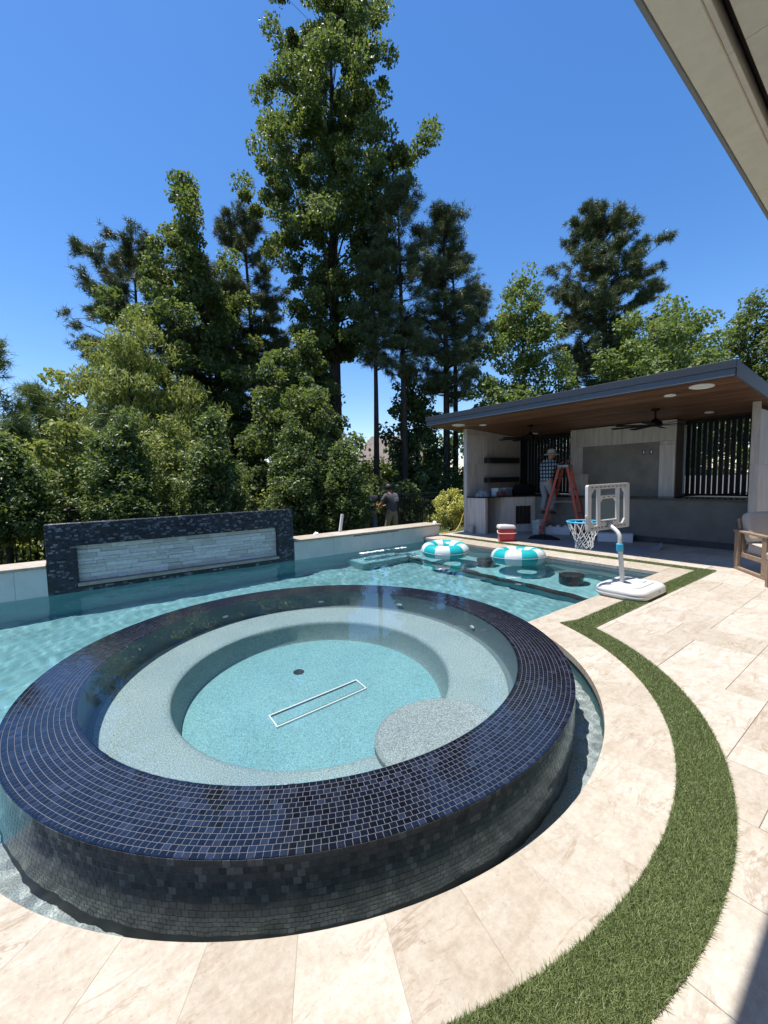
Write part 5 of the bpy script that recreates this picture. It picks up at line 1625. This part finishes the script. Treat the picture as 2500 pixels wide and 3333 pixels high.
# ---- lounge chair and footstool at the right edge
cf = Vector((-0.79, -0.61, 0)).normalized()
cs = Vector((0.61, -0.79, 0)).normalized()
ch = thing('lounge_chair', 'teak lounge chair with thick beige cushions at the edge of the deck', 'armchair', (6.62, -1.20, 0.0))
ch.rotation_euler = (0, 0, math.atan2(cs.y, cs.x))     # local x across the seat, local -y forward
def cb(name, mat, boxes, b=0.006, parent=ch, M=None, smooth=False):
    m = MB()
    for q_ in boxes:
        m.box(*q_, b, M)
    return m.build(name, mat, parent, smooth, keep=False)
for sx in (0.0, 0.72):
    cb('rear_leg', MATS['teak'], [(sx, sx + 0.045, -0.10, 0.0, 0.05, 0.575)])
    cb('front_leg', MATS['teak'], [(sx, sx + 0.045, -0.80, -0.70, 0.05, 0.575)])
    cb('arm', MATS['teak'], [(sx - 0.012, sx + 0.062, -0.82, 0.02, 0.576, 0.61)])
    cb('runner', MATS['teak'], [(sx, sx + 0.045, -0.80, 0.0, 0.004, 0.049)])
    cb('seat_rail', MATS['teak'], [(sx + 0.046, sx + 0.085, -0.78, -0.05, 0.20, 0.27)])
cb('front_rail', MATS['teak'], [(0.086, 0.68, -0.76, -0.72, 0.20, 0.27)])
Mk = Matrix.Translation((0, -0.14, 0.24)) @ Matrix.Rotation(R(-17), 4, 'X')
for sx in (0.05, 0.67):
    cb('back_stile', MATS['teak'], [(sx, sx + 0.045, -0.02, 0.03, 0.0, 0.56)], 0.006, ch, Mk)
for k in range(4):
    cb('back_slat', MATS['teak'], [(0.0955, 0.6695, -0.005, 0.012, 0.08 + k * 0.125, 0.16 + k * 0.125)], 0.003, ch, Mk)
def cushion(name, x0, x1, y0, y1, z0, z1, parent, M=None, r=0.05):
    bm = bmesh.new()
    bmesh.ops.create_cube(bm, size=1)
    bmesh.ops.scale(bm, vec=(x1 - x0, y1 - y0, z1 - z0), verts=bm.verts)
    bmesh.ops.translate(bm, vec=((x0 + x1) / 2, (y0 + y1) / 2, (z0 + z1) / 2), verts=bm.verts)
    bmesh.ops.bevel(bm, geom=bm.edges[:], offset=r, segments=4, affect='EDGES', profile=0.6)
    bmesh.ops.subdivide_edges(bm, edges=bm.edges[:], cuts=2, use_grid_fill=True)
    rr_ = random.Random(len(name) + int(z1 * 100))
    ph = [rr_.uniform(0, 6) for _ in range(6)]
    for vtx in bm.verts:
        p = vtx.co
        k = 0.006 * (math.sin(p.x * 21 + ph[0] + p.z * 9) + math.sin(p.z * 27 + ph[1] + p.x * 6) + math.sin(p.y * 25 + ph[2]))
        p += (p - Vector(((x0 + x1) / 2, (y0 + y1) / 2, (z0 + z1) / 2))).normalized() * k
        if M is not None:
            vtx.co = M @ p
    me = bpy.data.meshes.new(name)
    bm.to_mesh(me)
    bm.free()
    me.polygons.foreach_set('use_smooth', [True] * len(me.polygons))
    return link(name, me, MATS['cushion'], parent, keep=False)
cushion('seat_cushion', 0.09, 0.675, -0.82, -0.16, 0.272, 0.43, ch)
cushion('back_cushion', 0.07, 0.70, -0.20, -0.025, 0.17, 0.64, ch, Mk, 0.07)
ot = thing('footstool', 'low teak footstool with beige cushion in front of the lounge chair', 'footstool', (5.58, -1.765, 0.0))
ot.rotation_euler = (0, 0, math.atan2(cs.y, cs.x))
for (lx, ly) in ((0.0, -0.05), (0.5, -0.05), (0.0, -0.50), (0.5, -0.50)):
    cb('leg', MATS['teak'], [(lx, lx + 0.05, ly, ly + 0.05, 0.003, 0.30)], 0.004, ot)
cb('apron', MATS['teak'], [(0.002, 0.548, -0.498, -0.002, 0.301, 0.345)], 0.004, ot)
cushion('pad', -0.01, 0.56, -0.51, 0.01, 0.346, 0.45, ot, None, 0.035)

# ---- step ladder
plain('ladder_orange', (0.42, 0.055, 0.022), 0.5, 0.15, 20, 0.1)
plain('ladder_metal', (0.30, 0.29, 0.28), 0.5, 0.3, 20, 0.1, metal=0.3)
ld = thing('step_ladder', 'orange fibreglass step ladder standing at the bar counter', 'ladder', (8.17, 2.45, 0.0))
ld.rotation_euler = (0, 0, math.atan2(0.24, 0.97))      # local x = width, local +y = climbing side
Hh = 1.70
def rail(s, y0, w0, w1, yt):
    m = MB()
    a, b_ = Vector((s * w0, y0, 0.0)), Vector((s * w1, yt, Hh))
    d = (b_ - a).normalized()
    xx = Vector((1, 0, 0))
    yy = d.cross(xx).normalized()
    v_ = []
    for p in (a, b_):
        for ex, ey in ((-0.012, -0.029), (0.012, -0.029), (0.012, 0.029), (-0.012, 0.029)):
            v_.append(p + xx * ex + yy * ey)
    m.add(v_, [(3, 2, 1, 0), (4, 5, 6, 7), (0, 1, 5, 4), (1, 2, 6, 5), (2, 3, 7, 6), (3, 0, 4, 7)])
    o = m.build('rail', MATS['ladder_orange'], ld, keep=False)
    MB().box(s * w0 - 0.03, s * w0 + 0.03, y0 - 0.045, y0 + 0.045, 0.001, 0.03, 0.004).build('foot', MATS['rubber_grey'], o, keep=False)
for s in (-1, 1):
    rail(s, 0.52, 0.26, 0.16, 0.10)
    rail(s, -0.44, 0.25, 0.14, -0.08)
for k in range(5):
    z = 0.29 + 0.285 * k
    f = z / Hh
    w = 0.26 + (0.16 - 0.26) * f - 0.016
    y = 0.52 + (0.10 - 0.52) * f
    MB().box(-w, w, y - 0.045, y + 0.04, z - 0.012, z + 0.012, 0.003).build('step', MATS['ladder_metal'], ld, keep=False)
    if k in (1, 3):
        w2 = 0.25 + (0.14 - 0.25) * f - 0.016
        y2 = -0.44 + (-0.08 + 0.44) * f
        MB().box(-w2, w2, y2 - 0.012, y2 + 0.012, z - 0.02, z + 0.02, 0.003).build('brace', MATS['ladder_metal'], ld, keep=False)
for s in (-1, 1):
    MB().tube([(s * 0.20, 0.33, 0.85), (s * 0.19, -0.27, 0.85)], 0.009, 6).build('spreader', MATS['ladder_metal'], ld, keep=False)
MB().box(-0.19, 0.19, -0.12, 0.14, Hh - 0.01, Hh + 0.045, 0.012).build('top_cap', MATS['ladder_metal'], ld, keep=False)

# ================================================================== PEOPLE
plain('skin', (0.33, 0.165, 0.10), 0.55, 0.06, 30, 0.05)
plain('hair_dark', (0.012, 0.009, 0.008), 0.6, 0.3, 60, 0.4)
plain('shirt_grey', (0.098, 0.090, 0.092), 0.95, 0.1, 30, 0.25)
plain('shirt_navy', (0.018, 0.021, 0.030), 0.95, 0.2, 30, 0.25)
plain('khaki', (0.33, 0.255, 0.17), 0.95, 0.1, 25, 0.25)
plain('jeans', (0.10, 0.135, 0.19), 0.95, 0.2, 25, 0.25)
plain('jeans_light', (0.20, 0.22, 0.25), 0.95, 0.2, 25, 0.25)
plain('boots', (0.05, 0.035, 0.022), 0.8, 0.2)
plain('hat_cream', (0.42, 0.37, 0.30), 0.9, 0.08, 40, 0.2)
plain('tool_red', (0.40, 0.06, 0.05), 0.5, 0.1)
t = NT('plaid')
tc = t.n('TexCoord')
sp = t.n('SeparateXYZ')
t.l(tc.outputs['Object'], sp.inputs[0])
def stripes(sock, fr_, width):
    m1 = t.n('Math', operation='MULTIPLY'); m1.inputs[1].default_value = fr_
    t.l(sock, m1.inputs[0])
    m2 = t.n('Math', operation='FRACT'); t.l(m1.outputs[0], m2.inputs[0])
    m3 = t.n('Math', operation='LESS_THAN'); m3.inputs[1].default_value = width
    t.l(m2.outputs[0], m3.inputs[0])
    return m3.outputs[0]
ad_ = t.n('Math', operation='ADD'); t.l(sp.outputs[0], ad_.inputs[0]); t.l(sp.outputs[1], ad_.inputs[1])
c1 = t.mix(stripes(ad_.outputs[0], 11.0, 0.42), (0.26, 0.33, 0.38), (0.020, 0.032, 0.05))
c1 = t.mix(stripes(sp.outputs[2], 11.0, 0.40), c1, (0.016, 0.025, 0.04))
t.base(c1)
t.set(Roughness=0.95)
dg = None
def skin_mesh(name, verts, edges, rads, levels=2, root=0):
    me = bpy.data.meshes.new(name)
    me.from_pydata(verts, edges, [])
    o = bpy.data.objects.new(name, me)
    col.objects.link(o)
    o.modifiers.new('Skin', 'SKIN')
    for i, r in enumerate(rads):
        sv = me.skin_vertices[0].data[i]
        sv.radius = (r, r) if not hasattr(r, '__len__') else r
        sv.use_root = (i == root)
    ss = o.modifiers.new('Sub', 'SUBSURF')
    ss.levels = ss.render_levels = levels
    d_ = bpy.context.evaluated_depsgraph_get()
    d_.update()
    res = bpy.data.meshes.new_from_object(o.evaluated_get(d_))
    bpy.data.objects.remove(o)
    bpy.data.meshes.remove(me)
    res.name = name
    res.polygons.foreach_set('use_smooth', [True] * len(res.polygons))
    return res
class Chain:
    def __init__(self):
        self.v, self.e, self.r = [], [], []
    def pt(self, p, r, prev=None):
        self.v.append(tuple(p))
        self.r.append(r)
        i = len(self.v) - 1
        if prev is not None:
            self.e.append((prev, i))
        return i
    def line(self, pts, prev=None):
        for p, r in pts:
            prev = self.pt(p, r, prev)
        return prev
def lerp(a, b_, s):
    return tuple(a[i] + (b_[i] - a[i]) * s for i in range(3))
def hand(c, wrist, elbow, prev, curl):
    """palm and five fingers at the end of a forearm"""
    w, el = Vector(wrist), Vector(elbow)
    d = (w - el).normalized()
    sd = d.cross(Vector((0, 0, 1)))
    sd = sd.normalized() if sd.length > 0.1 else Vector((1, 0, 0))
    up = sd.cross(d)
    palm = c.pt(w + d * 0.05, (0.040, 0.024), prev)
    kn = c.pt(w + d * 0.09, (0.042, 0.018), palm)
    for off, ln in ((-0.032, 0.070), (-0.011, 0.082), (0.011, 0.078), (0.032, 0.062)):
        b0 = w + d * 0.10 + sd * off
        i = c.pt(b0, 0.010, kn)
        i = c.pt(b0 + d * ln * 0.5 - up * curl * ln * 0.25, 0.009, i)
        c.pt(b0 + d * ln * (1 - 0.5 * curl) - up * curl * ln * 0.75, 0.008, i)
    i = c.pt(w + d * 0.045 - sd * 0.045, 0.011, palm)
    c.pt(w + d * 0.085 - sd * 0.058 - up * 0.01, 0.009, i)
def person(label, loc, heading, J, shirt, trousers, sleeve_long, trouser_mat, shirt_mat, group=None):
    """J: joint positions in the local frame (x right, y forward, z up)"""
    e = thing('person', label, 'person', loc, heading - math.pi / 2, group)
    c = Chain()
    pel = c.pt(J['pelvis'], (0.15, 0.11))
    wa = c.pt(lerp(J['pelvis'], J['chest'], 0.45), (0.135, 0.10), pel)
    ch_ = c.pt(J['chest'], (0.165, 0.115), wa)
    nk = c.pt(J['neck'], 0.060, ch_)
    hd0 = c.pt(lerp(J['neck'], J['head'], 0.55), 0.066, nk)
    hd = c.pt(J['head'], (0.088, 0.102), hd0)
    fwd = Vector(J['face']).normalized()
    top = c.pt(Vector(J['head']) + Vector((0, 0, 0.085)), 0.070, hd)
    c.pt(Vector(J['head']) + fwd * 0.105 + Vector((0, 0, -0.015)), 0.014, hd)      # nose
    for s in ('l', 'r'):
        sh = c.pt(J['sh_' + s], 0.068, ch_)
        el = c.line([(lerp(J['sh_' + s], J['el_' + s], 0.5), 0.052), (J['el_' + s], 0.042)], sh)
        wr = c.line([(lerp(J['el_' + s], J['wr_' + s], 0.35), 0.043), (J['wr_' + s], 0.028)], el)
        hand(c, J['wr_' + s], J['el_' + s], wr, J.get('curl', 0.5))
        hp = c.pt(J['hip_' + s], 0.095, pel)
        kn = c.line([(lerp(J['hip_' + s], J['kn_' + s], 0.5), 0.078), (J['kn_' + s], 0.058)], hp)
        an = c.line([(lerp(J['kn_' + s], J['an_' + s], 0.35), 0.056), (J['an_' + s], 0.036)], kn)
    link('body', skin_mesh('body', c.v, c.e, c.r), MATS['skin'], e, keep=False)
    # shirt
    c = Chain()
    hem = c.pt(lerp(J['pelvis'], J['chest'], -0.28), (0.180, 0.140))
    w1 = c.pt(lerp(J['pelvis'], J['chest'], 0.45), (0.172, 0.132), hem)
    w2 = c.pt(J['chest'], (0.190, 0.138), w1)
    c.pt(lerp(J['chest'], J['neck'], 0.72), 0.088, w2)
    for s in ('l', 'r'):
        sh = c.pt(J['sh_' + s], 0.090, w2)
        if sleeve_long:
            c.line([(lerp(J['sh_' + s], J['el_' + s], 0.5), 0.070), (J['el_' + s], 0.060), (lerp(J['el_' + s], J['wr_' + s], 0.9), 0.044)], sh)
        else:
            c.line([(lerp(J['sh_' + s], J['el_' + s], 0.45), 0.078), (lerp(J['sh_' + s], J['el_' + s], 0.72), 0.076)], sh)
    link('shirt', skin_mesh('shirt', c.v, c.e, c.r), MATS[shirt_mat], e, keep=False)
    # trousers
    c = Chain()
    pel = c.pt(lerp(J['pelvis'], J['chest'], 0.10), (0.168, 0.128))
    pe2 = c.pt(J['pelvis'], (0.170, 0.135), pel)
    for s in ('l', 'r'):
        hp = c.pt(J['hip_' + s], 0.112, pe2)
        c.line([(lerp(J['hip_' + s], J['kn_' + s], 0.5), 0.098), (J['kn_' + s], 0.080), (lerp(J['kn_' + s], J['an_' + s], 0.5), 0.074), (lerp(J['kn_' + s], J['an_' + s], 0.93), 0.066)], hp)
    link('trousers', skin_mesh('trousers', c.v, c.e, c.r), MATS[trouser_mat], e, keep=False)
    for s in ('l', 'r'):
        a = J['an_' + s]
        c = Chain()
        c.line([((a[0], a[1] - 0.03, a[2] - 0.035), 0.045), ((a[0], a[1] + 0.06, a[2] - 0.045), 0.042), ((a[0], a[1] + 0.15, a[2] - 0.055), (0.042, 0.03))])
        link('boot', skin_mesh('boot', c.v, c.e, c.r), MATS['boots'], e, keep=False)
    return e
def hair(e, head, face):
    m = MB()
    bm = bmesh.new()
    bmesh.ops.create_icosphere(bm, subdivisions=3, radius=1)
    f = Vector(face).normalized()
    m.add([(head[0] + v_.co.x * 0.100 - f.x * 0.016, head[1] + v_.co.y * 0.112 - f.y * 0.016, head[2] + 0.042 + max(v_.co.z, -0.55 - 0.5 * (v_.co.x * f.x + v_.co.y * f.y) * -1) * 0.118) for v_ in bm.verts],
          [tuple(x.index for x in q_.verts) for q_ in bm.faces])
    m.v = [p if (Vector((p[0], p[1], 0)) - Vector((head[0], head[1], 0))).dot(f) < 0.055 or p[2] > head[2] + 0.05 else (p[0] - f.x * 0.06, p[1] - f.y * 0.06, p[2]) for p in m.v]
    bm.free()
    m.build('hair', MATS['hair_dark'], e, 'all', keep=False, fix=False)
# worker with the grey T-shirt
J1 = dict(pelvis=(0, -0.02, 0.96), chest=(0, 0.02, 1.34), neck=(0, 0.06, 1.50), head=(0, 0.13, 1.63), face=(0, 1, -0.25),
          sh_l=(-0.19, 0.03, 1.42), el_l=(-0.25, 0.16, 1.16), wr_l=(-0.14, 0.40, 1.12), sh_r=(0.19, 0.03, 1.42), el_r=(0.26, 0.14, 1.15), wr_r=(0.13, 0.36, 1.10),
          hip_l=(-0.10, -0.02, 0.90), kn_l=(-0.13, 0.06, 0.49), an_l=(-0.15, 0.0, 0.09), hip_r=(0.10, -0.02, 0.90), kn_r=(0.12, -0.02, 0.49), an_r=(0.14, -0.12, 0.09), curl=0.8)
hd1 = math.atan2(0.95, -0.10)
p1 = person('person in grey T-shirt with white back print and khaki trousers, arms forward', (6.70, 7.50, -0.52), hd1, J1, None, None, False, 'khaki', 'shirt_grey', None)
hair(p1, J1['head'], (0, 1, 0))
p1.scale = (1.12, 1.12, 1.04)
pr_ = MB()
for k in range(2):
    pr_.box(0.015, 0.155, -0.137, -0.131, 1.255 + k * 0.065, 1.305 + k * 0.065)
for k in range(3):
    pass
pr_.build('back_print', MATS['paper'], p1, keep=False)
pr2 = MB()
for k in range(5):
    pr2.box(0.025 + k * 0.026, 0.043 + k * 0.026, -0.1395, -0.1375, 1.272, 1.295)
pr2.build('print_mark', MATS['tool_red'], p1, keep=False)
# worker with navy T-shirt, half behind the shrub
J2 = dict(J1)
J2.update(pelvis=(0, 0, 0.95), chest=(0, 0.06, 1.32), neck=(0, 0.11, 1.48), head=(0, 0.19, 1.60), el_l=(-0.26, 0.10, 1.12), wr_l=(-0.16, 0.34, 1.02), el_r=(0.27, 0.08, 1.13), wr_r=(0.16, 0.34, 1.02))
p2 = person('person in dark T-shirt and blue jeans half hidden by the glossy shrub', (6.24, 7.98, -0.52), math.atan2(0.95, 0.25), J2, None, None, False, 'jeans', 'shirt_navy', None)
hair(p2, J2['head'], (0, 1, 0))
tg = MB()
tg.tube([(6.30, 7.74, 0.66), (6.58, 7.86, 0.60)], 0.035, 10)
tag(tg.build('power_tool', MATS['tool_red'], None, 'all'), 'red tool held out by the worker in grey T-shirt', 'tool')
# worker on the ladder
J3 = dict(pelvis=(0, -0.05, 0.86), chest=(0, 0.04, 1.20), neck=(0.01, 0.07, 1.36), head=(0.03, 0.12, 1.48), face=(0.2, 1, 0.05),
          sh_l=(-0.19, 0.05, 1.27), el_l=(-0.16, 0.30, 1.16), wr_l=(-0.04, 0.50, 1.27), sh_r=(0.19, 0.05, 1.27), el_r=(0.25, 0.26, 1.14), wr_r=(0.22, 0.46, 1.30),
          hip_l=(-0.10, -0.05, 0.80), kn_l=(-0.11, 0.06, 0.44), an_l=(-0.11, -0.04, 0.09), hip_r=(0.10, -0.05, 0.80), kn_r=(0.11, 0.08, 0.46), an_r=(0.11, 0.02, 0.09), curl=0.7)
p3 = person('person in plaid shirt and sun hat standing on the orange ladder, reaching up', (8.02, 2.84, 0.52), math.atan2(-0.15, 0.95), J3, None, None, True, 'jeans_light', 'plaid', None)
hm = MB()
hx, hy, hz = J3['head']
hm.lathe([(0.0, 0.155), (0.05, 0.152), (0.088, 0.125), (0.105, 0.055), (0.107, 0.040), (0.165, 0.022), (0.185, 0.000), (0.180, -0.006), (0.11, 0.03)], 28, (hx, hy - 0.01, hz + 0.01))
hm.build('sun_hat', MATS['hat_cream'], p3, True, keep=False, fix=False)
